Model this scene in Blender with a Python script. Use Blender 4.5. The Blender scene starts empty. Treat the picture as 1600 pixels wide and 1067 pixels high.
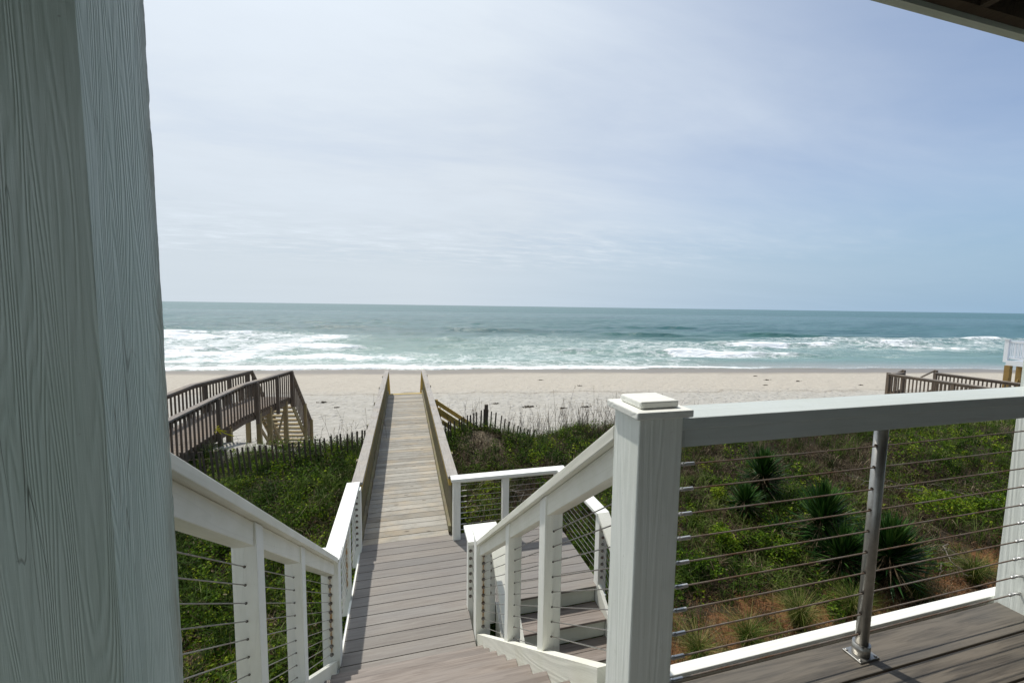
import bpy, math, random
import numpy as np
from mathutils import Vector, Matrix
R = math.radians
random.seed(7); rng = np.random.default_rng(7)
scene = bpy.context.scene
COL = scene.collection

# ------------------------------------------------------------------ camera
PITCH, ROLL, AZ = R(4.93), R(0.81), R(14.75)
cd = bpy.data.cameras.new('camera'); cam = bpy.data.objects.new('camera', cd); COL.objects.link(cam)
cd.sensor_width = 36.0; cd.lens = 638.0/1600*36; cd.clip_start = 0.02; cd.clip_end = 90000
f = Vector((math.sin(AZ)*math.cos(PITCH), math.cos(AZ)*math.cos(PITCH), -math.sin(PITCH)))
r0 = Vector((math.cos(AZ), -math.sin(AZ), 0)); u0 = r0.cross(f)
rr = r0*math.cos(ROLL) + u0*math.sin(ROLL); uu = -r0*math.sin(ROLL) + u0*math.cos(ROLL)
m = Matrix((rr, uu, -f)).transposed().to_4x4()
cam.matrix_world = m                       # the eye is the origin; z = 0 is eye height
scene.camera = cam

# ------------------------------------------------------------------ sun, sky, exposure
SUNV = Vector((-0.19, 0.43, 0.87)).normalized()
sd = bpy.data.lights.new('sun', 'SUN'); so = bpy.data.objects.new('sun', sd); COL.objects.link(so)
sd.energy = 3.6; sd.angle = R(0.9); sd.color = (1.0, 0.955, 0.88)
so.rotation_euler = SUNV.to_track_quat('Z', 'Y').to_euler()
world = bpy.data.worlds.new("World"); scene.world = world; world.use_nodes = True
wn, wl = world.node_tree.nodes, world.node_tree.links
wn.clear()
def N(nodes, t, **kw):
    n = nodes.new(t)
    for k, v in kw.items():
        if k.startswith('i_'):
            key = k[2:]
            n.inputs[int(key) if key.isdigit() else key].default_value = v
        else: setattr(n, k, v)
    return n
out = N(wn, 'ShaderNodeOutputWorld'); bg = N(wn, 'ShaderNodeBackground'); wl.new(bg.outputs[0], out.inputs[0])
sky = N(wn, 'ShaderNodeTexSky', sky_type='NISHITA', sun_disc=False)
sky.sun_elevation = math.asin(SUNV.z); sky.sun_rotation = math.atan2(SUNV.x, SUNV.y)
sky.air_density = 1.0; sky.dust_density = 1.6; sky.ozone_density = 1.4
SKYS = 0.10
bg.inputs[1].default_value = SKYS
tc = N(wn, 'ShaderNodeTexCoord')
def vm(op, *a):
    n = N(wn, 'ShaderNodeVectorMath', operation=op)
    for i, v in enumerate(a):
        if hasattr(v, 'links') or hasattr(v, 'is_linked'): wl.new(v, n.inputs[i])
        else: n.inputs[i].default_value = v
    return n
def mt(op, *a, clamp=False):
    n = N(wn, 'ShaderNodeMath', operation=op, use_clamp=clamp)
    for i, v in enumerate(a):
        if hasattr(v, 'is_linked'): wl.new(v, n.inputs[i])
        else: n.inputs[i].default_value = v
    return n.outputs[0]
sep = N(wn, 'ShaderNodeSeparateXYZ'); wl.new(tc.outputs['Generated'], sep.inputs[0])
zz = mt('MAXIMUM', sep.outputs[2], 0.0)
den = mt('ADD', zz, 0.09)
cx_ = mt('DIVIDE', sep.outputs[0], den); cy_ = mt('DIVIDE', sep.outputs[1], den)
comb = N(wn, 'ShaderNodeCombineXYZ'); wl.new(cx_, comb.inputs[0]); wl.new(cy_, comb.inputs[1])
mp = N(wn, 'ShaderNodeMapping'); mp.inputs['Rotation'].default_value = (0, 0, R(-35)); mp.inputs['Scale'].default_value = (0.42, 0.95, 1)
wl.new(comb.outputs[0], mp.inputs[0])
n1 = N(wn, 'ShaderNodeTexNoise', i_Scale=0.9, i_Detail=9.0, i_Roughness=0.58, i_Distortion=0.5); wl.new(mp.outputs[0], n1.inputs['Vector'])
n2 = N(wn, 'ShaderNodeTexNoise', i_Scale=6.5, i_Detail=6.0, i_Roughness=0.62, i_Distortion=0.25); wl.new(mp.outputs[0], n2.inputs['Vector'])
# veil thickness: thickest towards the sun side (left), thinning to blue on the right
toR = vm('DOT_PRODUCT', tc.outputs['Generated'], (0.84, -0.54, 0.05)).outputs['Value']
side = N(wn, 'ShaderNodeMapRange', i_1=-0.30, i_2=0.70, i_3=1.02, i_4=0.14); wl.new(toR, side.inputs[0])
c1 = mt('MULTIPLY', mt('SUBTRACT', n1.outputs[0], 0.5), 1.15)
# low band of rippled cloud close above the horizon
band = N(wn, 'ShaderNodeMapRange', interpolation_type='SMOOTHSTEP', i_1=0.07, i_2=0.11, i_3=0.0, i_4=1.0); wl.new(sep.outputs[2], band.inputs[0])
band2 = N(wn, 'ShaderNodeMapRange', interpolation_type='SMOOTHSTEP', i_1=0.13, i_2=0.21, i_3=1.0, i_4=0.12); wl.new(sep.outputs[2], band2.inputs[0])
c2 = mt('MULTIPLY', mt('MULTIPLY', mt('SUBTRACT', n2.outputs[0], 0.5), 1.2), mt('MULTIPLY', mt('MULTIPLY', band.outputs[0], band2.outputs[0]), mt('POWER', side.outputs[0], 1.6, clamp=True)))
veil = mt('ADD', mt('ADD', side.outputs[0], mt('MULTIPLY', c1, 0.62)), mt('MULTIPLY', c2, 0.9), clamp=True)
veil = mt('MULTIPLY', veil, 0.93)
# brightness of the veil: scattering round the sun
sdot = vm('DOT_PRODUCT', tc.outputs['Generated'], tuple(SUNV)).outputs['Value']
glow = mt('POWER', mt('MAXIMUM', sdot, 0.0), 5.0)
vb = mt('ADD', mt('MULTIPLY', glow, 3.0), 8.1)
vb = mt('ADD', vb, mt('ADD', mt('MULTIPLY', c1, 2.2), mt('MULTIPLY', c2, 3.5)))
vcol = N(wn, 'ShaderNodeVectorMath', operation='SCALE'); vcol.inputs[0].default_value = (0.868, 0.945, 1.02); wl.new(vb, vcol.inputs['Scale'])
skyb = N(wn, 'ShaderNodeVectorMath', operation='MULTIPLY'); wl.new(sky.outputs[0], skyb.inputs[0]); skyb.inputs[1].default_value = (1.08, 1.22, 1.38)
mx = N(wn, 'ShaderNodeMix', data_type='RGBA'); wl.new(veil, mx.inputs[0]); wl.new(skyb.outputs[0], mx.inputs[6]); wl.new(vcol.outputs[0], mx.inputs[7])
hz_f = N(wn, 'ShaderNodeMapRange', interpolation_type='SMOOTHSTEP', i_1=-0.02, i_2=0.30, i_3=0.92, i_4=0.0); wl.new(sep.outputs[2], hz_f.inputs[0])
hzl = N(wn, 'ShaderNodeMapRange', i_1=-0.50, i_2=0.55, i_3=0.0, i_4=1.0); wl.new(toR, hzl.inputs[0])
hzc = N(wn, 'ShaderNodeMix', data_type='RGBA'); wl.new(hzl.outputs[0], hzc.inputs[0]); hzc.inputs[6].default_value = (6.4, 7.2, 7.9, 1); hzc.inputs[7].default_value = (3.2, 4.9, 6.7, 1)
hzm = N(wn, 'ShaderNodeMath', operation='MULTIPLY'); wl.new(hz_f.outputs[0], hzm.inputs[0]); wl.new(mt('SUBTRACT', 1.0, mt('MULTIPLY', c2, 2.2), clamp=True), hzm.inputs[1])
mh = N(wn, 'ShaderNodeMix', data_type='RGBA'); wl.new(hzm.outputs[0], mh.inputs[0]); wl.new(mx.outputs[2], mh.inputs[6]); wl.new(hzc.outputs[2], mh.inputs[7])
wl.new(mh.outputs[2], bg.inputs[0])
vs = scene.view_settings; vs.view_transform = 'Standard'; vs.look = 'None'; vs.gamma = 1.0; vs.exposure = 0.0; vs.use_curve_mapping = False
scene.cycles.max_bounces = 6; scene.cycles.diffuse_bounces = 3; scene.cycles.glossy_bounces = 3
scene.cycles.use_denoising = True

# ------------------------------------------------------------------ materials
class Mat:
    def __init__(s, name, rough=0.6, metallic=0.0, spec=0.5):
        s.m = bpy.data.materials.new(name); s.m.use_nodes = True
        s.n = s.m.node_tree.nodes; s.l = s.m.node_tree.links
        s.b = s.n['Principled BSDF']
        s.b.inputs['Roughness'].default_value = rough; s.b.inputs['Metallic'].default_value = metallic
        s.b.inputs['Specular IOR Level'].default_value = spec
        s.tc = s.n.new('ShaderNodeTexCoord')
    def set(s, sock, v):
        if hasattr(v, 'is_linked'): s.l.new(v, sock)
        else: sock.default_value = v
    def coord(s, scale=(1,1,1), rot=(0,0,0), loc=(0,0,0), src=None):
        p = s.n.new('ShaderNodeMapping'); p.vector_type = 'POINT'
        if rot != (0,0,0):
            q = s.n.new('ShaderNodeMapping'); q.inputs['Rotation'].default_value = rot
            s.l.new(src or s.tc.outputs['Object'], q.inputs[0]); src = q.outputs[0]
        s.l.new(src or s.tc.outputs['Object'], p.inputs[0])
        p.inputs['Scale'].default_value = scale; p.inputs['Location'].default_value = loc
        return p.outputs[0]
    def noise(s, vec, scale=1, detail=4, rough=0.55, dist=0):
        n = N(s.n, 'ShaderNodeTexNoise', i_Scale=scale, i_Detail=float(detail), i_Roughness=rough, i_Distortion=float(dist))
        s.l.new(vec, n.inputs['Vector']); return n.outputs[0]
    def math(s, op, *a, clamp=False):
        n = N(s.n, 'ShaderNodeMath', operation=op, use_clamp=clamp)
        for i, v in enumerate(a): s.set(n.inputs[i], v)
        return n.outputs[0]
    def mr(s, v, a, b, c=0.0, d=1.0, smooth=False):
        n = N(s.n, 'ShaderNodeMapRange', i_1=a, i_2=b, i_3=c, i_4=d)
        if smooth: n.interpolation_type = 'SMOOTHSTEP'
        s.l.new(v, n.inputs[0]); return n.outputs[0]
    def mix(s, fac, a, b, mode='MIX'):
        n = N(s.n, 'ShaderNodeMix', data_type='RGBA', blend_type=mode)
        s.set(n.inputs[0], fac)
        for i, v in ((6, a), (7, b)):
            if hasattr(v, 'is_linked'): s.l.new(v, n.inputs[i])
            else: n.inputs[i].default_value = (*v, 1) if len(v) == 3 else v
        return n.outputs[2]
    def color(s, v):
        if hasattr(v, 'is_linked'): s.l.new(v, s.b.inputs['Base Color'])
        else: s.b.inputs['Base Color'].default_value = (*v, 1)
    def bump(s, h, strength=0.5, dist=0.002, prev=None):
        n = N(s.n, 'ShaderNodeBump', i_Strength=strength, i_Distance=dist); s.l.new(h, n.inputs['Height'])
        if prev: s.l.new(prev, n.inputs['Normal'])
        s.l.new(n.outputs[0], s.b.inputs['Normal']); return n.outputs[0]
    def sep(s, vec):
        n = s.n.new('ShaderNodeSeparateXYZ'); s.l.new(vec, n.inputs[0]); return n.outputs
    def attr(s, name):
        n = N(s.n, 'ShaderNodeAttribute', attribute_name=name); return n

def grain(mt_, axis, rot, dens=1.0):
    """contours of a noise stretched along the board: cathedral wood grain"""
    st = 0.045
    sc = {'x': (st,1,1), 'y': (1,st,1), 'z': (1,1,st)}[axis]
    c = mt_.coord(scale=sc, rot=rot)
    a = mt_.noise(c, scale=7*dens, detail=2, rough=0.45, dist=0.35)
    rings = mt_.math('SINE', mt_.math('MULTIPLY', a, 95.0))
    sc2 = {'x': (0.02,1,1), 'y': (1,0.02,1), 'z': (1,1,0.02)}[axis]
    fine = mt_.noise(mt_.coord(scale=sc2, rot=rot), scale=260*dens, detail=3, rough=0.6)
    return a, rings, fine

def paint(name, axis='z', rot=(0,0,0), col=(0.85,0.855,0.80), rough=0.5, bump=0.5, dirt=0.35, rings_amt=1.0, rust=None, seam=None):
    M = Mat(name, rough)
    a, rings, fine = grain(M, axis, rot)
    big = M.noise(M.coord(), scale=2.3, detail=5, rough=0.62)
    spots = M.noise(M.coord(), scale=38, detail=5, rough=0.7)
    c = M.mix(M.mr(big, 0.42, 0.75, 0, dirt), col, (col[0]*0.72, col[1]*0.72, col[2]*0.6))
    c = M.mix(M.mr(spots, 0.66, 0.76, 0, dirt*1.2), c, (0.30, 0.28, 0.2))
    c = M.mix(M.math('MULTIPLY', M.mr(rings, 0.75, 1.0, 0, 0.09), rings_amt, clamp=True), c, (col[0]*0.55, col[1]*0.56, col[2]*0.52))
    if rust is not None:         # rust run down a face: x position of the fixings, z range
        xyz = M.sep(M.tc.outputs['Object'])
        wob = M.math('MULTIPLY', M.math('SUBTRACT', M.noise(M.coord(scale=(1,1,0.25)), scale=60, detail=4), 0.5), 0.02)
        d = M.math('ABSOLUTE', M.math('ADD', M.math('SUBTRACT', xyz[0], rust[0]), wob))
        core = M.mr(d, 0.002, 0.011, 1, 0, True)
        halo = M.mr(d, 0.0, 0.034, 0.62, 0, True)
        zr = M.math('MULTIPLY', M.mr(xyz[2], rust[1], rust[1]+0.05, 0, 1, True), M.mr(xyz[2], rust[2]-0.02, rust[2]+0.02, 1, 0, True))
        nn = M.noise(M.coord(scale=(1,1,0.4)), scale=45, detail=5, rough=0.7)
        c = M.mix(M.math('MULTIPLY', M.math('MULTIPLY', halo, zr), M.mr(nn, 0.3, 0.65)), c, (0.55, 0.42, 0.17))
        c = M.mix(M.math('MULTIPLY', M.math('MULTIPLY', core, zr), M.mr(nn, 0.33, 0.55)), c, (0.38, 0.17, 0.03))
    h = M.math('ADD', M.math('MULTIPLY', rings, 0.5*rings_amt), M.math('MULTIPLY', fine, 1.1))
    h = M.math('ADD', h, M.math('MULTIPLY', spots, 0.5))
    M.color(c)
    M.set(M.b.inputs['Roughness'], M.mr(spots, 0.2, 0.8, rough-0.1, rough+0.15))
    M.bump(h, bump, 0.0012)
    return M.m

def post_paint():
    """rough-sawn cladding of the big porch post: strong raised grain, knots, splits, greenish paint"""
    M = Mat('rough_sawn_painted_wood', 0.55)
    knot = N(M.n, 'ShaderNodeTexVoronoi', i_Scale=1.0); M.l.new(M.coord(scale=(4.5,4.5,1.7), loc=(0.3,0.6,0.25)), knot.inputs['Vector'])
    kd = M.mr(knot.outputs['Distance'], 0.0, 0.36, 1, 0, True)
    base = M.noise(M.coord(scale=(1,1,0.06)), scale=7.0, detail=3, rough=0.48, dist=0.25)
    bb = M.math('ADD', base, M.math('MULTIPLY', kd, 0.10))
    rings = M.math('SINE', M.math('MULTIPLY', bb, 330.0))
    rings_s = M.math('POWER', M.mr(rings, -1, 1, 0, 1), 1.5)
    zone = M.mr(M.noise(M.coord(scale=(1,1,0.12), loc=(3,1,2)), scale=6, detail=2), 0.36, 0.52, 0.4, 1.0)
    fine = M.noise(M.coord(scale=(1,1,0.03)), scale=330, detail=3, rough=0.65)
    cross = M.noise(M.coord(scale=(0.25,0.25,1)), scale=190, detail=2, rough=0.5)
    split = M.noise(M.coord(scale=(1,1,0.035), loc=(7,2,0)), scale=11, detail=3, rough=0.5, dist=0.6)
    sl = M.math('ABSOLUTE', M.math('SUBTRACT', split, 0.53))
    crack = M.math('MULTIPLY', M.mr(sl, 0.0, 0.0035, 1, 0, True), M.mr(M.noise(M.coord(scale=(1,1,0.3), loc=(1,8,3)), scale=5, detail=2), 0.5, 0.58))
    big = M.noise(M.coord(scale=(1,1,0.5)), scale=3.5, detail=6, rough=0.65)
    spots = M.noise(M.coord(), scale=55, detail=4, rough=0.7)
    col = (0.56, 0.655, 0.60)
    c = M.mix(M.mr(big, 0.35, 0.7, 0, 0.5), col, (0.39, 0.50, 0.41))
    xyz = M.sep(M.tc.outputs['Object'])
    # weathering: the outer corner (far edge) has gone brown
    e = M.mr(M.math('ADD', xyz[1], M.math('MULTIPLY', M.math('SUBTRACT', big, 0.5), 0.09)), 0.045, 0.112, 0, 0.8, True)
    c = M.mix(M.math('MULTIPLY', e, M.mr(fine, 0.3, 0.65)), c, (0.20, 0.17, 0.10))
    c = M.mix(M.math('MULTIPLY', rings_s, M.math('MULTIPLY', zone, 0.16)), c, (0.30, 0.42, 0.36))
    c = M.mix(M.math('MULTIPLY', crack, M.mr(zone, 0.3, 0.9, 0.0, 0.8)), c, (0.10, 0.11, 0.085))
    c = M.mix(M.mr(spots, 0.70, 0.78, 0, 0.5), c, (0.15, 0.14, 0.10))
    M.color(c)
    h = M.math('ADD', M.math('MULTIPLY', rings_s, M.math('MULTIPLY', zone, -1.4)), M.math('MULTIPLY', fine, 0.9))
    h = M.math('ADD', h, M.math('MULTIPLY', cross, 0.35)); h = M.math('SUBTRACT', h, M.math('MULTIPLY', crack, 2.0))
    M.bump(h, 0.5, 0.0013)
    M.set(M.b.inputs['Roughness'], M.mr(big, 0.3, 0.7, 0.38, 0.62))
    return M.m

def composite(name, col=(0.30,0.245,0.205), y0=0.0, pitch=0.1445, dark=(0.16,0.12,0.095), vary=0.16, coolness=0.5):
    """composite deck boards running along x; streaky, one tone per board"""
    M = Mat(name, 0.62)
    w = M.sep(M.tc.outputs['Object'])
    idx = M.math('FLOOR', M.math('DIVIDE', M.math('SUBTRACT', w[1], y0), pitch))
    wnn = N(M.n, 'ShaderNodeTexWhiteNoise', noise_dimensions='1D'); M.l.new(M.math('ADD', idx, M.math('MULTIPLY', M.math('FLOOR', M.math('MULTIPLY', w[2], 8.0)), 7.3)), wnn.inputs['W'])
    off = N(M.n, 'ShaderNodeCombineXYZ'); M.l.new(M.math('MULTIPLY', wnn.outputs[0], 37.0), off.inputs[0]); M.l.new(M.math('MULTIPLY', wnn.outputs[0], 11.0), off.inputs[2])
    addv = N(M.n, 'ShaderNodeVectorMath', operation='ADD'); M.l.new(M.tc.outputs['Object'], addv.inputs[0]); M.l.new(off.outputs[0], addv.inputs[1])
    s1 = M.noise(M.coord(scale=(0.06,1,1), src=addv.outputs[0]), scale=42, detail=4, rough=0.6, dist=0.7)
    s2 = M.noise(M.coord(scale=(0.02,1,1), src=addv.outputs[0]), scale=240, detail=3, rough=0.6)
    s3 = M.noise(M.coord(scale=(0.35,1,1), src=addv.outputs[0]), scale=3.0, detail=4)
    c = M.mix(M.mr(s1, 0.38, 0.60, 0, 1), dark, col)
    c = M.mix(M.mr(s2, 0.35, 0.7, 0, 0.45), c, tuple(min(1, x*1.25) for x in col))
    c = M.mix(M.mr(s3, 0.3, 0.7, 0, coolness), c, (col[0]*0.72, col[1]*0.84, col[2]*1.02))
    v = M.mr(wnn.outputs[0], 0, 1, 1-vary, 1+vary)
    sc = N(M.n, 'ShaderNodeVectorMath', operation='SCALE'); M.l.new(c, sc.inputs[0]); M.l.new(v, sc.inputs['Scale'])
    M.color(sc.outputs[0])
    M.bump(M.math('ADD', M.math('MULTIPLY', s2, 1.0), M.math('MULTIPLY', s1, 0.8)), 0.5, 0.0012)
    return M.m

def weathered(name, axis='x', col=(0.36,0.335,0.295), dark=(0.14,0.125,0.105), pitch=None, y0=0.0, vary=0.18, warm=0.3, warmcol=(0.45,0.33,0.17), rot=(0,0,0), knots=True, green=0.0):
    M = Mat(name, 0.8, spec=0.25)
    src = M.tc.outputs['Object']
    if pitch:
        w = M.sep(src)
        k = {'x': 1, 'y': 0}[axis]
        idx = M.math('FLOOR', M.math('DIVIDE', M.math('SUBTRACT', w[k], y0), pitch))
        wnn = N(M.n, 'ShaderNodeTexWhiteNoise', noise_dimensions='1D'); M.l.new(idx, wnn.inputs['W'])
        off = N(M.n, 'ShaderNodeCombineXYZ'); M.l.new(M.math('MULTIPLY', wnn.outputs[0], 23.0), off.inputs[{'x': 0, 'y': 1}[axis]]); M.l.new(M.math('MULTIPLY', wnn.outputs[0], 17.0), off.inputs[2])
        addv = N(M.n, 'ShaderNodeVectorMath', operation='ADD'); M.l.new(src, addv.inputs[0]); M.l.new(off.outputs[0], addv.inputs[1]); src = addv.outputs[0]
    if rot != (0,0,0):
        q = M.n.new('ShaderNodeMapping'); q.inputs['Rotation'].default_value = rot; M.l.new(src, q.inputs[0]); src = q.outputs[0]
    st = {'x': (0.05,1,1), 'y': (1,0.05,1), 'z': (1,1,0.05)}[axis]
    st2 = {'x': (0.015,1,1), 'y': (1,0.015,1), 'z': (1,1,0.015)}[axis]
    a = M.noise(M.coord(scale=st, src=src), scale=8, detail=2, rough=0.45, dist=0.5)
    rings = M.math('SINE', M.math('MULTIPLY', a, 80.0))
    fine = M.noise(M.coord(scale=st2, src=src), scale=300, detail=3, rough=0.65)
    blot = M.noise(M.coord(src=src), scale=5, detail=6, rough=0.7)
    c = M.mix(M.mr(fine, 0.3, 0.7, 0, 1), tuple(x*0.72 for x in col), col)
    c = M.mix(M.mr(rings, 0.4, 1.0, 0, 0.4), c, dark)
    c = M.mix(M.mr(blot, 0.48, 0.72, 0, 0.6), c, dark)
    c = M.mix(M.mr(M.noise(M.coord(loc=(5,5,5), src=src), scale=2.2, detail=4), 0.45, 0.7, 0, warm), c, warmcol)
    if green: c = M.mix(M.mr(M.noise(M.coord(loc=(9,5,1), src=src), scale=3.5, detail=4), 0.42, 0.7, 0, green), c, (0.17,0.19,0.07))
    if knots:
        kv = N(M.n, 'ShaderNodeTexVoronoi', i_Scale=1.0); M.l.new(M.coord(scale={'x': (2.2,6.9,3), 'y': (6.9,2.2,3), 'z': (7,7,2)}[axis], src=src), kv.inputs['Vector'])
        c = M.mix(M.mr(kv.outputs['Distance'], 0.055, 0.11, 0.85, 0, True), c, (0.07,0.055,0.04))
    if pitch:
        sc = N(M.n, 'ShaderNodeVectorMath', operation='SCALE'); M.l.new(c, sc.inputs[0]); M.l.new(M.mr(wnn.outputs[0], 0, 1, 1-vary, 1+vary), sc.inputs['Scale']); c = sc.outputs[0]
    M.color(c)
    M.bump(M.math('ADD', M.math('MULTIPLY', fine, 1.2), M.math('MULTIPLY', rings, 0.35)), 0.6, 0.0015)
    return M.m

def metal(name, col=(0.42,0.42,0.41), rough=0.32, rust=0.0, met=0.85):
    M = Mat(name, rough, met)
    n = M.noise(M.coord(), scale=22, detail=5, rough=0.7)
    c = M.mix(M.mr(n, 0.4, 0.7, 0, 0.6), col, tuple(x*0.55 for x in col))
    if rust:
        n2_ = M.noise(M.coord(scale=(1,1,1)), scale=6, detail=6, rough=0.75)
        c = M.mix(M.mr(n2_, 0.6-rust*0.4, 0.78-rust*0.3, 0, 0.9), c, (0.16,0.075,0.03))
    M.color(c); M.set(M.b.inputs['Roughness'], M.mr(n, 0.3, 0.7, rough, rough+0.2))
    return M.m

SLOPE = 0.755; SA = math.atan(SLOPE)
P_z = paint('white_painted_post', 'z', bump=0.6)
P_x = paint('white_painted_rail', 'x', bump=0.45, dirt=0.25)
P_top = paint('greyer_white_rail', 'x', col=(0.57,0.615,0.595), bump=0.45, dirt=0.25)  # greyer white than the other rails, tone matched by eye
P_y = paint('white_painted_rail_lengthwise', 'y', bump=0.45, dirt=0.25)
P_s = paint('white_painted_stair_rail', 'y', rot=(SA,0,0), bump=0.4, dirt=0.5, col=(0.82,0.81,0.72))
P_r = paint('white_painted_riser', 'x', bump=0.3, dirt=0.4, col=(0.66,0.69,0.60))
P_newel = paint('rough_white_painted_post', 'z', col=(0.83,0.86,0.80), bump=0.65, dirt=0.3, rings_amt=0.9)
M_post = post_paint()
M_deck = composite('grey_brown_composite_board', col=(0.225,0.195,0.175), y0=-3.0+0.0, pitch=0.1445, dark=(0.105,0.085,0.072), vary=0.1)
M_land = composite('taupe_composite_board', col=(0.205,0.184,0.158), y0=0.0, pitch=0.1445, dark=(0.155,0.130,0.110), vary=0.10, coolness=0.35)
M_tread = composite('brown_composite_tread', col=(0.225,0.188,0.158), y0=0.0, pitch=0.1335, dark=(0.13,0.10,0.08), vary=0.10, coolness=0.3)
M_wdeck = weathered('weathered_walkway_board', 'x', col=(0.405,0.385,0.340), dark=(0.20,0.185,0.155), pitch=0.1445, warm=0.35, warmcol=(0.52,0.42,0.28), vary=0.16)
M_wcap = weathered('silvered_cap_board', 'y', col=(0.42,0.395,0.36), dark=(0.22,0.20,0.18), warm=0.15)
M_wpick = weathered('weathered_picket', 'z', col=(0.235,0.205,0.14), dark=(0.10,0.085,0.055), warm=0.5, warmcol=(0.26,0.2,0.09), knots=False, green=0.4)
M_yellow = weathered('yellow_treated_lumber', 'y', col=(0.50,0.36,0.10), dark=(0.30,0.2,0.05), warm=0.5, warmcol=(0.55,0.36,0.07), knots=False)
M_yellowx = weathered('yellow_treated_plank', 'x', col=(0.56,0.42,0.13), dark=(0.36,0.25,0.07), warm=0.4, warmcol=(0.6,0.42,0.1), knots=False)
M_nbr = weathered('old_brown_lumber', 'z', col=(0.17,0.135,0.105), dark=(0.07,0.055,0.045), warm=0.3, warmcol=(0.2,0.13,0.07), knots=False)
M_nbrd = weathered('old_brown_deck_board', 'x', col=(0.24,0.205,0.175), dark=(0.10,0.085,0.07), warm=0.3, warmcol=(0.28,0.19,0.11), knots=False)
M_nbrcap = weathered('grey_brown_cap_board', 'y', col=(0.28,0.25,0.225), dark=(0.14,0.12,0.1), warm=0.2, knots=False)
M_piling = weathered('tan_treated_piling', 'z', col=(0.34,0.27,0.16), dark=(0.17,0.13,0.08), warm=0.5, warmcol=(0.36,0.25,0.1), knots=False, green=0.35)
M_piley = weathered('ochre_treated_piling', 'z', col=(0.30,0.2,0.07), dark=(0.16,0.1,0.035), warm=0.4, warmcol=(0.34,0.2,0.06), knots=False)
M_slat = weathered('dark_fence_slat', 'z', col=(0.115,0.095,0.075), dark=(0.045,0.035,0.03), warm=0.3, warmcol=(0.13,0.08,0.05), knots=False)
M_under = weathered('dark_underside_joist', 'y', col=(0.20,0.16,0.11), dark=(0.08,0.06,0.04), warm=0.3, warmcol=(0.22,0.14,0.07), knots=False)
M_cable = metal('stainless_cable', (0.36,0.35,0.33), 0.42, rust=0.15)
M_cabler = metal('rusted_cable', (0.27,0.235,0.20), 0.55, rust=0.5, met=0.6)
M_ss = metal('stainless_tube', (0.42,0.41,0.38), 0.28, rust=0.08)
M_fit = metal('silver_fitting', (0.62,0.62,0.61), 0.35)
M_nut = metal('tarnished_nut', (0.27,0.25,0.22), 0.35, rust=0.35)
M_hole = Mat('dark_grommet', 0.8); M_hole.color((0.03,0.022,0.015)); M_hole = M_hole.m
M_wvinyl = Mat('white_vinyl', 0.4); M_wvinyl.color((0.72,0.75,0.78)); M_wvinyl = M_wvinyl.m
M_tape = Mat('yellow_tape', 0.4); M_tape.color((0.75,0.66,0.03)); M_tape = M_tape.m

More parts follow.
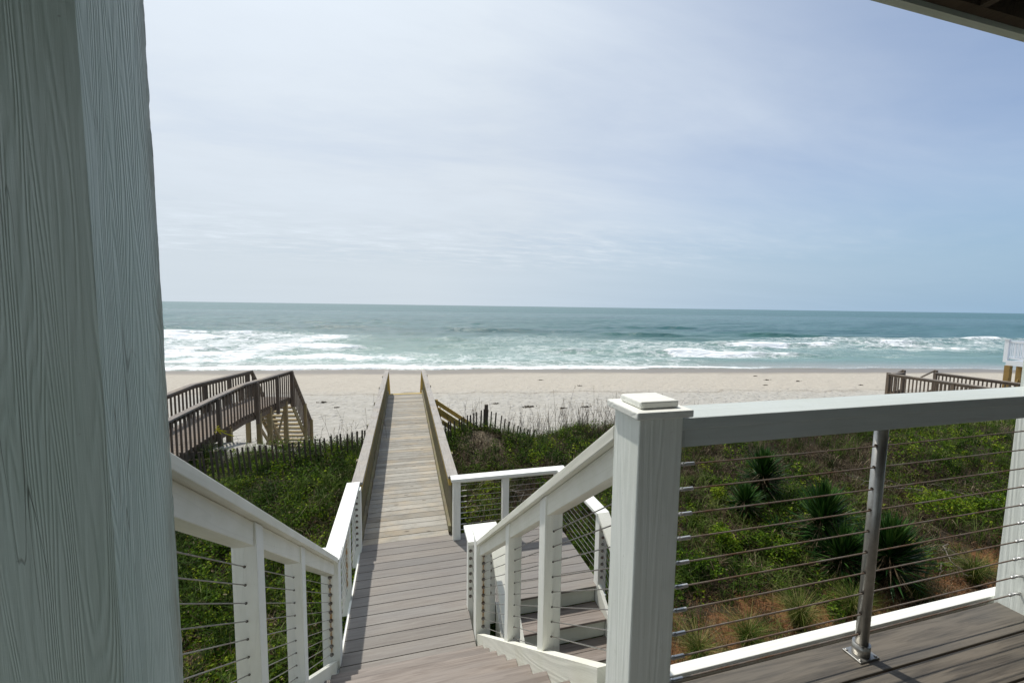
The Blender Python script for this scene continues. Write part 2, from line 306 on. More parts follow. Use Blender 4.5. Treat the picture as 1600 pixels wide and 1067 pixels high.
# ------------------------------------------------------------------ mesh helpers
class MB:
    def __init__(s): s.v = []; s.f = []
    def box(s, x0, x1, y0, y1, z0, z1):
        b = len(s.v)
        s.v += [(x0,y0,z0),(x1,y0,z0),(x1,y1,z0),(x0,y1,z0),(x0,y0,z1),(x1,y0,z1),(x1,y1,z1),(x0,y1,z1)]
        s.f += [tuple(b+i for i in q) for q in ((0,3,2,1),(4,5,6,7),(0,1,5,4),(1,2,6,5),(2,3,7,6),(3,0,4,7))]
        return s
    def beam(s, p, q, w, h, up=(0,0,1)):
        """bar from p to q (centres of the TOP face), w across, h deep below"""
        p, q = Vector(p), Vector(q); d = (q-p).normalized(); up = Vector(up)
        side = d.cross(up).normalized(); n = side.cross(d).normalized()
        b = len(s.v)
        for e in (p, q):
            for a, c in ((-1,0),(1,0),(1,-1),(-1,-1)): s.v.append(tuple(e + side*(a*w/2) + n*(c*h)))
        s.f += [tuple(b+i for i in t) for t in ((0,1,2,3),(7,6,5,4),(0,4,5,1),(1,5,6,2),(2,6,7,3),(3,7,4,0))]
        return s
    def vbeam(s, p, q, w, h):
        """as beam, but cut plumb at both ends and h measured vertically (parallelogram in elevation)"""
        p, q = Vector(p), Vector(q); d = q-p; side = Vector((d.y, -d.x, 0)).normalized()*(w/2); dn = Vector((0,0,-h)); b = len(s.v)
        for e in (p, q): s.v += [tuple(e-side), tuple(e+side), tuple(e+side+dn), tuple(e-side+dn)]
        s.f += [tuple(b+i for i in t) for t in ((0,1,2,3),(7,6,5,4),(0,4,5,1),(1,5,6,2),(2,6,7,3),(3,7,4,0))]
        return s
    def tube(s, p, q, r, n=8, r2=None, cap=True):
        p, q = Vector(p), Vector(q); d = (q-p).normalized()
        a = d.orthogonal().normalized(); c = d.cross(a); b = len(s.v); r2 = r if r2 is None else r2
        for e, rad in ((p, r), (q, r2)):
            for i in range(n):
                t = 2*math.pi*i/n; s.v.append(tuple(e + a*math.cos(t)*rad + c*math.sin(t)*rad))
        for i in range(n): j = (i+1) % n; s.f.append((b+i, b+j, b+n+j, b+n+i))
        if cap: s.f.append(tuple(b+n-1-i for i in range(n))); s.f.append(tuple(b+n+i for i in range(n)))
        return s
    def path(s, pts, rads, n=6):
        for i in range(len(pts)-1): s.tube(pts[i], pts[i+1], rads[i], n, rads[i+1])
        return s
    def dome(s, c, d, r, h, n=10, rings=3):
        c, d = Vector(c), Vector(d).normalized(); a = d.orthogonal().normalized(); e = d.cross(a); b = len(s.v)
        for k in range(rings+1):
            t = k/rings*math.pi/2*0.93
            for i in range(n):
                u = 2*math.pi*i/n; s.v.append(tuple(c + d*(h*math.sin(t)) + (a*math.cos(u)+e*math.sin(u))*r*math.cos(t)))
        for k in range(rings):
            for i in range(n): j = (i+1)%n; s.f.append((b+k*n+i, b+k*n+j, b+(k+1)*n+j, b+(k+1)*n+i))
        s.f.append(tuple(b+rings*n+i for i in range(n)))
        return s
    def torus(s, c, axis, R_, r, n=14, k=7):
        c, ax = Vector(c), Vector(axis).normalized(); a = ax.orthogonal().normalized(); e = ax.cross(a); b = len(s.v)
        for i in range(n):
            t = 2*math.pi*i/n; rad = a*math.cos(t)+e*math.sin(t)
            for j in range(k):
                u = 2*math.pi*j/k; s.v.append(tuple(c + rad*(R_+r*math.cos(u)) + ax*(r*math.sin(u))))
        for i in range(n):
            for j in range(k): s.f.append((b+i*k+j, b+((i+1)%n)*k+j, b+((i+1)%n)*k+(j+1)%k, b+i*k+(j+1)%k))
        return s
    def build(s, name, mat, parent=None, bevel=0.0, smooth=False, origin=None):
        me = bpy.data.meshes.new(name)
        o_ = Vector(origin) if origin is not None else (wloc(parent) if parent else Vector((0,0,0)))
        me.from_pydata([tuple(Vector(v)-o_) for v in s.v], [], s.f)
        me.materials.append(mat); ob = bpy.data.objects.new(name, me); COL.objects.link(ob)
        if smooth: me.polygons.foreach_set('use_smooth', [True]*len(me.polygons))
        if parent: ob.parent = parent
        else: ob.location = o_
        if bevel:
            bv = ob.modifiers.new('edge', 'BEVEL'); bv.width = bevel; bv.segments = 2; bv.limit_method = 'ANGLE'; bv.angle_limit = R(40)
        return ob
def wloc(o):
    v = Vector((0,0,0))
    while o is not None: v = v + Vector(o.location); o = o.parent
    return v
def tag(o, label=None, cat=None, group=None, kind=None):
    if label: o['label'] = label
    if cat: o['category'] = cat
    if group: o['group'] = group
    if kind: o['kind'] = kind
    return o
def empty(name, loc, label, cat, group=None, rz=0):
    o = bpy.data.objects.new(name, None); COL.objects.link(o); o.location = loc; o.empty_display_size = 0.2
    o.rotation_euler = (0,0,rz)
    return tag(o, label, cat, group)
def npmesh(name, verts, faces_flat, loop_tot, mat, attr=None, parent=None, smooth=False):
    me = bpy.data.meshes.new(name)
    me.vertices.add(len(verts)); me.vertices.foreach_set('co', np.asarray(verts, np.float32).ravel())
    me.loops.add(len(faces_flat)); me.loops.foreach_set('vertex_index', np.asarray(faces_flat, np.int32))
    lt = np.asarray(loop_tot, np.int32); st = np.concatenate([[0], np.cumsum(lt)[:-1]]).astype(np.int32)
    me.polygons.add(len(lt)); me.polygons.foreach_set('loop_start', st); me.polygons.foreach_set('loop_total', lt)
    if attr:
        for k, a in attr.items():
            at = me.attributes.new(k, 'FLOAT', 'POINT'); at.data.foreach_set('value', np.asarray(a, np.float32))
    me.update(calc_edges=True)
    me.polygons.foreach_set('use_smooth', np.full(len(lt), bool(smooth)))
    me.materials.append(mat)
    ob = bpy.data.objects.new(name, me); COL.objects.link(ob)
    if parent: ob.parent = parent
    return ob

# ------------------------------------------------------------------ terrain
CA = R(9.8); SH = np.array([math.sin(CA), math.cos(CA)]); TH = np.array([math.cos(CA), -math.sin(CA)])
def st_of(x, y): return x*TH[0]+y*TH[1], x*SH[0]+y*SH[1]
def xy_of(t, s): return t*TH[0]+s*SH[0], t*TH[1]+s*SH[1]
PS = [-30,-4,0,2.5,4.5,6.5,8.5,10.0,11.2,12.0,12.9,14.2,17,22,30,38,45,60,90]
PZ = [-5.0,-4.9,-4.85,-4.75,-4.6,-4.3,-3.95,-3.65,-3.5,-3.66,-4.5,-5.45,-5.85,-6.0,-6.2,-6.5,-7.0,-8.0,-10]
def ground(x, y):
    x = np.asarray(x, float); y = np.asarray(y, float)
    t, s = st_of(x, y)
    s2 = s + np.interp(t, [-4.5,-2.5,0.0,3,9], [1.9,1.5,0.5,0.2,0.0]) + 0.5*np.sin(t*0.45+1.0)*np.exp(-((s-11)/5)**2) + 0.3*np.sin(t*1.3)*np.exp(-((s-11)/4)**2)
    z = np.interp(s2, PS, PZ)
    dune = np.exp(-((s-8)/6.5)**2)
    z = z + dune*(0.13*np.sin(t*0.9+0.7*s)*np.cos(s*0.8-0.4*t) + 0.07*np.sin(2.1*t+1.7)*np.sin(1.9*s) + 0.035*np.sin(4.3*t-s)*np.sin(3.9*s+t))
    z = z + 0.30*np.exp(-(((x-1.9)/0.9)**2+((y-10.3)/0.9)**2))          # the mound by the fence post
    # the fore-dune stands higher to the right
    z = z + 0.18*np.clip((x-5)/10, 0, 1)*np.exp(-((s-11)/3)**2)
    bs = np.clip((s-15)/4, 0, 1)*np.clip((44-s)/6, 0, 1)
    z = z + bs*(0.03*np.sin(t*1.1+s*0.7)*np.sin(s*1.3-t*0.4) + 0.02*np.sin(t*2.9)*np.sin(s*2.3))
    return z
def grow(a, b, d0, d1, step0=1.0):
    out_ = [a]; 
    while out_[-1] < b: out_.append(out_[-1] + d0 + (d1-d0)*((out_[-1]-a)/(b-a)))
    return out_
ts = sorted([-x for x in grow(14, 900, 0.25, 60)]) + list(np.arange(-13.8, 31.9, 0.2)) + grow(32, 1100, 0.25, 60)
ss = list(np.arange(-30, -2, 1.0)) + list(np.arange(-2, 16, 0.15)) + grow(16, 90, 0.25, 1.2)
T, S = np.meshgrid(np.array(ts), np.array(ss)); X, Y = xy_of(T, S); Z = ground(X, Y)
def grid_faces(nr, nc):
    i = np.arange(nr-1)[:, None]*nc + np.arange(nc-1)[None, :]
    return np.stack([i, i+1, i+nc+1, i+nc], -1).reshape(-1), np.full((nr-1)*(nc-1), 4)
def ground_mat():
    M = Mat('dune_and_beach_sand', 0.9, spec=0.2)
    geo = M.n.new('ShaderNodeNewGeometry'); P = geo.outputs['Position']
    rot = N(M.n, 'ShaderNodeMapping'); rot.inputs['Rotation'].default_value = (0, 0, CA); M.l.new(P, rot.inputs[0])
    q = M.sep(rot.outputs[0]); t, s = q[0], q[1]
    w = M.sep(P)
    n_a = M.noise(P, scale=0.35, detail=5, rough=0.6); n_b = M.noise(P, scale=2.2, detail=6, rough=0.65); n_c = M.noise(P, scale=14, detail=5, rough=0.7)
    sand = M.mix(M.mr(n_b, 0.35, 0.65), (0.37,0.35,0.305), (0.46,0.44,0.395))
    sand = M.mix(M.mr(n_c, 0.54, 0.70, 0, 0.5), sand, (0.24,0.21,0.165))
    # warmer dry berm, then packed wet sand by the water
    sand = M.mix(M.mr(s, 27, 31, 0, 0.55, True), sand, (0.47,0.415,0.335))
    ws = M.math('ADD', s, M.math('MULTIPLY', M.math('SUBTRACT', n_a, 0.5), 3.0))
    wl_ = M.math('ABSOLUTE', M.math('SUBTRACT', M.math('ADD', s, M.math('MULTIPLY', M.math('SUBTRACT', n_a, 0.5), 4.0)), 29.0))
    sand = M.mix(M.math('MULTIPLY', M.mr(wl_, 0.05, 0.35, 1, 0, True), M.mr(n_c, 0.42, 0.6, 0.1, 0.75)), sand, (0.17,0.14,0.10))
    stp = M.noise(M.coord(scale=(1,1,1), src=P), scale=3.6, detail=3, rough=0.8)
    sand = M.mix(M.math('MULTIPLY', M.mr(stp, 0.60, 0.68), M.mr(s, 36, 26, 0.10, 0.30)), sand, (0.22,0.20,0.165))
    wet = M.mr(ws, 38.5, 42.0, 0, 1, True)
    sand = M.mix(wet, sand, (0.21,0.18,0.145))
    # dune soil: dead stems, needles and humus
    soil = M.mix(M.mr(n_b, 0.35, 0.65), (0.016,0.013,0.008), (0.045,0.034,0.020))
    soil = M.mix(M.mr(n_c, 0.45, 0.7, 0, 0.7), soil, (0.10,0.08,0.05))
    straw = M.mix(M.mr(n_c, 0.4, 0.65), (0.11,0.048,0.019), (0.25,0.12,0.052))
    near = M.math('MULTIPLY', M.mr(w[1], 5.3, 3.9, 0, 1, True), M.mr(w[0], 2.0, 3.0, 0, 1, True))
    ss_ = M.math('ADD', w[1], M.math('MULTIPLY', M.math('SUBTRACT', n_b, 0.5), 2.2))
    near2 = M.mr(ss_, 4.95, 4.5, 0, 1, True)
    soil = M.mix(M.math('MULTIPLY', near2, M.mr(w[0], 2.2, 3.2, 0, 1, True)), soil, straw)
    sd_ = M.math('ADD', s, M.math('MULTIPLY', M.math('SUBTRACT', n_b, 0.5), 1.6))
    sd_ = M.math('ADD', sd_, M.mr(t, -3.0, 3.0, 1.7, 0.0)); isand = M.mr(sd_, 11.1, 12.0, 0, 1, True)
    patch = M.mr(n_a, 0.60, 0.68, 0, 0.75, True)
    mound = M.math('MULTIPLY', M.mr(M.math('ABSOLUTE', M.math('SUBTRACT', w[0], 1.75)), 0.25, 0.7, 1, 0, True), M.mr(M.math('ABSOLUTE', M.math('SUBTRACT', w[1], 9.7)), 0.35, 0.8, 1, 0, True))
    lmound = M.math('MULTIPLY', M.mr(M.math('ABSOLUTE', M.math('ADD', w[0], 2.6)), 0.5, 1.3, 1, 0, True), M.mr(M.math('ABSOLUTE', M.math('SUBTRACT', w[1], 8.9)), 0.1, 0.35, 0.45, 0, True))
    soil = M.mix(M.math('MAXIMUM', mound, lmound), soil, M.mix(M.mr(n_c, 0.4, 0.65), (0.12,0.095,0.06), (0.30,0.25,0.17)))
    M.color(M.mix(isand, soil, sand))
    M.set(M.b.inputs['Roughness'], M.mr(wet, 0, 1, 0.92, 0.38))
    # footprints and ripples
    foot = N(M.n, 'ShaderNodeTexVoronoi', i_Scale=2.4); M.l.new(P, foot.inputs['Vector'])
    fp = M.mr(foot.outputs['Distance'], 0.05, 0.45, 0, 1, True)
    dryf = M.mr(s, 26, 34, 1.0, 0.35)
    h = M.math('ADD', M.math('MULTIPLY', fp, M.math('MULTIPLY', dryf, 0.7)), M.math('MULTIPLY', n_c, 0.25))
    h = M.math('ADD', h, M.math('MULTIPLY', n_b, 1.0)); h = M.math('MULTIPLY', h, M.mr(wet, 0, 1, 1.0, 0.08))
    M.bump(h, 1.0, 0.13)
    return M.m
ff, lt = grid_faces(*Z.shape)
gr = npmesh('beach_ground', np.stack([X, Y, Z], -1).reshape(-1, 3), ff, lt, ground_mat(), smooth=True); tag(gr, kind='structure')

# ------------------------------------------------------------------ sea
SEA = -7.0
def fbm1(t, seed, sc):
    r_ = np.random.default_rng(seed); z = 0
    for k in range(5): z = z + np.sin(t*sc*(1.9**k)+r_.uniform(0, 6.28))*0.55**k
    return z
tss = sorted([-x for x in grow(90, 3000, 0.6, 200)]) + list(np.arange(-89.5, 150, 0.5)) + grow(150.2, 3500, 0.6, 200)
sss = list(np.arange(41.0, 60, 0.22)) + grow(60, 130, 0.22, 0.6) + grow(131, 420, 0.8, 8) 
T, S = np.meshgrid(np.array(tss), np.array(sss)); 
H = np.zeros_like(T); FO = np.zeros_like(T)
r_ = np.random.default_rng(3)
for k in range(16):
    lam = r_.uniform(2.5, 16); an = r_.normal(0, 0.32); amp = 0.011*lam**0.75
    H += amp*np.sin(2*np.pi/lam*(S*math.cos(an)+T*math.sin(an)) + r_.uniform(0, 6.28))
H *= np.clip((S-44)/14, 0.0, 1)*np.clip((430-S)/250, 0, 1)
# breakers: (distance, t from, t to, height, foam strength, length of the white water behind)
BR = [(93,-140,-30,0.55,1.0,13),(80,-140,-18,0.55,1.0,14),(66,-120,-12,0.45,0.95,11),(56,-90,6,0.32,0.85,6),
      (99,27,36,0.9,0.75,2.5),(98,5,62,0.5,0.0,3),(101,66,112,0.6,0.0,3),(84,-16,4,0.6,0.45,5),(76,-14,3,0.5,0.55,5),(71,-10,24,0.45,0.6,7),(62,-16,26,0.4,0.62,7),
      (82,22,78,0.55,0.8,9),(74,26,74,0.6,1.0,9),(66,30,56,0.45,0.8,6),(64,16,44,0.4,0.6,6),(59,20,66,0.45,0.95,6.5),(92,76,150,0.5,0.75,11),(80,72,150,0.5,0.75,11),(69,66,130,0.4,0.6,9),(52.5,-60,36,0.22,0.8,3.5),
      (120,-60,20,0.5,0,4),(112,-20,40,0.5,0.12,3),(135,30,120,0.5,0,4),(150,-80,10,0.55,0,4)]
for i, (s0, ta, tb, hh, fo, ln) in enumerate(BR):
    sc_ = s0 + 1.5*fbm1(T, 50+i, 0.06)
    edge = np.clip((T-ta)/10, 0, 1)*np.clip((tb-T)/(3 if i in (4,12,15) else 10), 0, 1)
    mod = edge*np.clip(0.75+0.45*fbm1(T, 90+i, 0.11), 0, 1.3)
    d = S - sc_
    H += 1.1*hh*mod*np.where(d < 0, np.exp(-(d/0.9)**2), np.exp(-(d/3.2)**2))
    FO = np.maximum(FO, fo*mod*np.where(d > 0, np.exp(-(d/0.7)**2), np.exp(-(d/ln)**2)*0.55 + 0.45*np.exp(-(d/1.5)**2)))
# swash: the foam edge running up the sand
def zone(t0, t1, s0, s1, ft=9, fs=5): return np.clip((T-t0)/ft,0,1)*np.clip((t1-T)/ft,0,1)*np.clip((S-s0)/fs,0,1)*np.clip((s1-S)/fs,0,1)
wob = 0.75+0.3*fbm1(T, 31, 0.09)
FO = np.maximum(FO, 0.84*zone(-200,-19,46,97,10,4)*np.clip(wob,0.6,1)); FO = np.maximum(FO, 0.50*zone(-30,30,47,74,12,6)*np.clip(wob,0.3,1.1))
FO = np.maximum(FO, 0.62*zone(8,80,53,84,14,6)*np.clip(wob,0.4,1.1)); FO = np.maximum(FO, 0.66*zone(58,160,62,100,10,6)*np.clip(wob,0.4,1.1)); FO = np.maximum(FO, 0.36*zone(-8,30,72,100,10,8))
edge_s = 45.0 + 0.9*fbm1(T, 11, 0.05) + 0.25*fbm1(T, 12, 0.5)
sw_s = np.where(T < 30, 1.0, np.clip(1-(T-30)/14, 0.35, 1))
FO = np.maximum(FO, 1.0*sw_s*np.exp(-((S-edge_s-0.9)/np.where(T < 20, 1.9, 0.8))**2))
FO = np.maximum(FO, np.where((S > edge_s) & (S < 56), np.where(T < 28, 0.50, 0.08), 0)*np.clip((S-edge_s)/1.5, 0, 1))
Zs = SEA + H*np.clip((S-edge_s)/5, 0.05, 1) + np.clip((47-S)/6, 0, 1)*0.02
# waterline: sink the sheet below the sand landward of the swash edge
Zs = Zs - np.clip((edge_s-S)/0.6, 0, 1)*0.6 + np.where(S > edge_s-0.6, 0.05, 0)
X, Y = xy_of(T, S)
def sea_mat(foamy):
    M = Mat('sea_water', 0.16, spec=0.5)
    geo = M.n.new('ShaderNodeNewGeometry'); P = geo.outputs['Position']
    rot = N(M.n, 'ShaderNodeMapping'); rot.inputs['Rotation'].default_value = (0, 0, CA); M.l.new(P, rot.inputs[0])
    q = M.sep(rot.outputs[0]); s = q[1]; rp = rot.outputs[0]
    c1_ = M.coord(scale=(0.38,1,1), src=rp); c2_ = M.coord(scale=(0.3,1,1), src=rp)
    b1 = M.noise(c1_, scale=0.45, detail=6, rough=0.62, dist=0.4); b2 = M.noise(c1_, scale=2.4, detail=5, rough=0.65); b3 = M.noise(c2_, scale=0.05, detail=5, rough=0.6)
    deep = M.mix(M.mr(b3, 0.35, 0.65), (0.012,0.085,0.092), (0.024,0.118,0.112))
    sh = M.mix(M.mr(s, 52, 120, 0, 1, True), (0.13,0.23,0.195), deep)
    sh = M.mix(M.mr(s, 45, 53, 1, 0, True), sh, (0.30,0.285,0.245))
    col = M.mix(M.mr(b1, 0.55, 0.70, 0, 0.25), sh, (0.12,0.24,0.22))
    rough = 0.22
    if foamy:
        fo = M.attr('foam').outputs['Fac']
        l1 = M.noise(M.coord(scale=(0.55,1,1), src=rp), scale=1.1, detail=8, rough=0.72, dist=0.9)
        l2 = M.noise(M.coord(scale=(0.35,1,1), src=rp), scale=0.22, detail=4, rough=0.6, dist=0.5)
        thr = M.math('SUBTRACT', 0.80, M.math('MULTIPLY', fo, 0.48))
        v = M.math('ADD', M.math('MULTIPLY', l1, 0.72), M.math('MULTIPLY', l2, 0.28))
        vo = N(M.n, 'ShaderNodeTexVoronoi', feature='DISTANCE_TO_EDGE', i_Scale=0.55)
        wrp = N(M.n, 'ShaderNodeVectorMath', operation='ADD'); nzc = N(M.n, 'ShaderNodeTexNoise', i_Scale=0.8, i_Detail=5.0, i_Roughness=0.65); M.l.new(rp, nzc.inputs['Vector'])
        sc_n = N(M.n, 'ShaderNodeVectorMath', operation='SCALE'); M.l.new(nzc.outputs['Color'], sc_n.inputs[0]); sc_n.inputs['Scale'].default_value = 2.6
        M.l.new(M.coord(scale=(0.6,1,1), src=rp), wrp.inputs[0]); M.l.new(sc_n.outputs[0], wrp.inputs[1]); M.l.new(wrp.outputs[0], vo.inputs['Vector'])
        lace = M.math('MULTIPLY', M.mr(vo.outputs['Distance'], 0.02, 0.16, 1, 0), M.mr(l1, 0.38, 0.58))
        lace = M.math('MULTIPLY', lace, M.mr(fo, 0.18, 0.6, 0, 0.85))
        fm = M.math('DIVIDE', M.math('SUBTRACT', v, thr), 0.13, clamp=True)
        fm = M.math('MAXIMUM', fm, lace)
        fm = M.math('MULTIPLY', fm, M.mr(fo, 0.03, 0.2))
        # a few whitecaps far out
        wc = M.math('MULTIPLY', M.mr(b1, 0.74, 0.79), M.mr(s, 300, 90, 0.0, 0.55))
        fm = M.math('MAXIMUM', fm, wc)
        milky = M.math('MULTIPLY', M.mr(fo, 0.1, 0.7), 0.42)
        col = M.mix(milky, col, (0.34,0.46,0.42))
        col = M.mix(fm, col, (0.86,0.88,0.88))
        M.set(M.b.inputs['Roughness'], M.mr(fm, 0, 1, rough, 0.8))
    else: M.b.inputs['Roughness'].default_value = 0.3
    M.color(col)
    calm = M.mr(s, 46, 60, 0.12, 1.0)
    h = M.math('ADD', M.math('MULTIPLY', b1, 0.8), M.math('MULTIPLY', b2, 0.16))
    if foamy: h = M.math('ADD', h, M.math('MULTIPLY', fm, 0.10))
    h = M.math('MULTIPLY', h, calm)
    M.bump(h, 1.0, 1.1)
    return M.m
ff, lt = grid_faces(*Zs.shape)
MSEA = sea_mat(True)
sea = npmesh('sea_surf', np.stack([X, Y, Zs], -1).reshape(-1, 3), ff, lt, MSEA, attr={'foam': FO.ravel()}, smooth=True); tag(sea, kind='structure')
far_t = [-60000, -12000, -3000, 0, 3500, 12000, 60000]; far_s = [sss[-1]-0.001, 1200, 4000, 15000, 60000]
T, S = np.meshgrid(np.array(far_t, float), np.array(far_s, float)); X, Y = xy_of(T, S)
ff, lt = grid_faces(*T.shape)
o = npmesh('sea_offshore', np.stack([X, Y, np.full_like(X, SEA)], -1).reshape(-1, 3), ff, lt, sea_mat(False)); tag(o, kind='structure')

# ------------------------------------------------------------------ unseen house wall, upper deck overhead, top deck floor
DZ = -1.31; LZ = -3.18
hz = empty('house', (2.0, -2.3, -5), 'unseen pale house wall with lap siding behind the top deck, added for shade and bounce light', 'house')  # unseen wall, added to shade the post fronts and bounce light at them
b = MB()
for k in range(62): b.box(-2.1, 12, -2.3, -2.27, -5+0.15*k, -5+0.15*k+0.145)
b.box(-2.1, 12, -8, -2.3, -5.2, 4.4)
b.build('unseen_siding_wall', paint('pale_bounce_siding', 'x', col=(0.80,0.83,0.80), bump=0.2, dirt=0.1), hz)  # kept very pale to bounce light under the overhead deck
for x0 in (1.0, 4.2):
    g_ = Mat('dark_window_glass', 0.08); g_.color((0.02,0.03,0.035))
    w_ = MB(); w_.box(x0, x0+1.5, -2.265, -2.24, -1.1, 0.75); wo = w_.build('window', g_.m, hz)
    fr = MB()
    fr.box(x0-0.1, x0, -2.268, -2.2, -1.2, 0.85).box(x0+1.5, x0+1.6, -2.268, -2.2, -1.2, 0.85).box(x0, x0+1.5, -2.268, -2.2, 0.75, 0.85).box(x0, x0+1.5, -2.268, -2.2, -1.2, -1.1)
    fr.build('window_frame', P_x, hz)

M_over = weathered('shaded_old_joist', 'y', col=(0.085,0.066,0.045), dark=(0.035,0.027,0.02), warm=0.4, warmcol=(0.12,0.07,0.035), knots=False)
RE = 1.30; RZ = RE*0.9315
od = empty('overhead_deck', (2.0, 0, RZ), 'dark underside of the upper storey deck with joists, overhead at top right', 'deck')
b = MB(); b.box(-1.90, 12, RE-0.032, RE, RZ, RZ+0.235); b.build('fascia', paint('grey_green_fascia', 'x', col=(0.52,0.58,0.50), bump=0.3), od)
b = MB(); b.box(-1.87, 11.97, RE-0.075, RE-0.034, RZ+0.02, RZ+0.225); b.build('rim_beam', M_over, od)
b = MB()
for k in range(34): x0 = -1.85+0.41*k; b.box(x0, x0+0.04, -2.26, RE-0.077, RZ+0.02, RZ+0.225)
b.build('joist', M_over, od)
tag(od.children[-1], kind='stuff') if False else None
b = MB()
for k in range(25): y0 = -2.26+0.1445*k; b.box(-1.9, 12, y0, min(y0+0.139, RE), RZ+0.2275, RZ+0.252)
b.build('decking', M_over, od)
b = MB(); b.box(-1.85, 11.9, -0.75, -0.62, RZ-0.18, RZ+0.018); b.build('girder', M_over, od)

td = empty('deck_floor', (2.0, 0, DZ), 'grey brown composite top deck floor with a white edge board, at lower right', 'deck')
b = MB(); k = 0; y1 = 1.131
while y1 > -2.25: b.box(-2.6, 9, y1-0.1375, y1, DZ-0.025, DZ); y1 -= 0.1445
M_deck2 = composite('grey_brown_deck_board', col=(0.155,0.130,0.098), y0=1.131-0.1445*40+0.0035, pitch=0.1445, dark=(0.042,0.034,0.025), vary=0.1, coolness=0.6)
b.build('floorboard', M_deck2, td, bevel=0.003)
for xa_, xb_ in ((0.775, 9), (-2.6, -0.80)):
    b = MB(); b.box(xa_, xb_, 1.150, 1.192, DZ-0.25, DZ+0.012); b.build('edge_board', P_x, td, bevel=0.003)
b = MB(); b.box(-2.6, 9, 1.085, 1.125, DZ-0.25, DZ-0.028); b.build('rim_beam', M_under, td)
b = MB()
for k in range(28): x0 = -2.5+0.41*k; b.box(x0, x0+0.04, -2.2, 1.083, DZ-0.22, DZ-0.028)
b.build('joist', M_under, td)
for (x0, y0) in ((-2.3, 0.9), (4.6, 0.9), (8.5, 0.9)):
    b = MB(); b.box(x0, x0+0.14, y0-0.14, y0, -5.2, DZ-0.252); b.build('support_post', M_piling, td)

# big porch post, left: slightly ragged edges, real relief from a fine grid
def big_post(x0, x1, y0, y1, z0, z1, name, label, mat, ragged=0.0014, cuts=()):
    e = empty(name, ((x0+x1)/2, (y0+y1)/2, z0), label, 'post')
    nz = int((z1-z0)/0.012)
    per = []
    def side(a, b_, n):
        for i in range(n): per.append((a[0]+(b_[0]-a[0])*i/n, a[1]+(b_[1]-a[1])*i/n, i == 0))
    side((x0,y0), (x1,y0), 16); side((x1,y0), (x1,y1), 16); side((x1,y1), (x0,y1), 4); side((x0,y1), (x0,y0), 4)
    P_ = np.array([(p[0], p[1]) for p in per]); n = len(per)
    zs = np.linspace(z0, z1, nz+1); c = np.array([(x0+x1)/2, (y0+y1)/2])
    V = np.zeros((nz+1, n, 3))
    rg = np.random.default_rng(5)
    for j in range(n):
        corner = per[j][2]
        amp = ragged*(1.0 if corner else 0.25)
        w = np.convolve(rg.normal(0, 1, nz+9), np.ones(5)/5, 'same')[4:4+nz+1]
        w2 = np.convolve(rg.normal(0, 1, nz+81), np.ones(60)/60, 'same')[40:40+nz+1]*4
        d = (P_[j]-c)/np.linalg.norm(P_[j]-c)
        rgd = (P_[j][0] > c[0]+0.09 and P_[j][1] > c[1]+0.09); amp = ragged*(1.0 if rgd else 0.12)
        off = -np.abs(w)*amp*1.3 + w2*amp*0.5
        V[:, j, 0] = P_[j][0] + d[0]*off; V[:, j, 1] = P_[j][1] + d[1]*off; V[:, j, 2] = zs
    V = V - np.array([(x0+x1)/2, (y0+y1)/2, z0])
    i = (np.arange(nz)[:, None]*n + np.arange(n)[None, :]); jn = (np.arange(n)+1) % n
    i2 = (np.arange(nz)[:, None]*n + jn[None, :])
    F_ = np.stack([i, i2, i2+n, i+n], -1).reshape(-1)
    ob = npmesh('shaft', V.reshape(-1, 3), F_, np.full(nz*n, 4), mat, parent=e)
    return e
# the object space of the left post's shaft: y runs -0.105 (near) .. 0.105 (far); shift for the weathered edge
big_post(-0.76, -0.55, 0.927, 1.137, -2.2, RZ+0.02, 'porch_post', 'big rough-sawn grey green painted post filling the left edge beside the stairs', M_post)
big_post(2.60, 2.745, 0.995, 1.14, -2.2, RZ+0.02, 'porch_post', 'rough white painted post cut off by the right edge, ending the cable railing', P_newel, ragged=0.0012)

# ------------------------------------------------------------------ cable railings
CAPW, CAPH = 0.14, 0.036
def nuts(parent, pts, d, name='cable_nut'):
    for p in pts:
        b = MB(); p = Vector(p); d_ = Vector(d).normalized()
        b.tube(p, p+d_*0.003, 0.0165, 14); b.tube(p+d_*0.003, p+d_*0.011, 0.0130, 6); b.dome(p+d_*0.011, d_, 0.0115, 0.011)
        b.build(name, M_nut, parent)
def holes(parent, pts, d):
    for p in pts:
        p = Vector(p); b = MB(); b.tube(p+Vector(d)*-0.001, p+Vector(d)*0.0012, 0.0055, 8); b.build('cable_hole', M_hole, parent)
def cables(parent, A, B, n, dz, mat=None, r=0.0024, sag=0.0):
    for k in range(n):
        b = MB(); a_ = Vector(A)+Vector((0,0,-dz*k)); b_ = Vector(B)+Vector((0,0,-dz*k))
        L = 8; pts = []
        for i in range(L+1):
            t = i/L; p = a_.lerp(b_, t); p.z -= sag*4*t*(1-t)*(1+0.4*math.sin(k*2.3)); pts.append(p)
        b.path(pts, [r]*(L+1), 6); b.build('cable', mat or M_cable, parent)

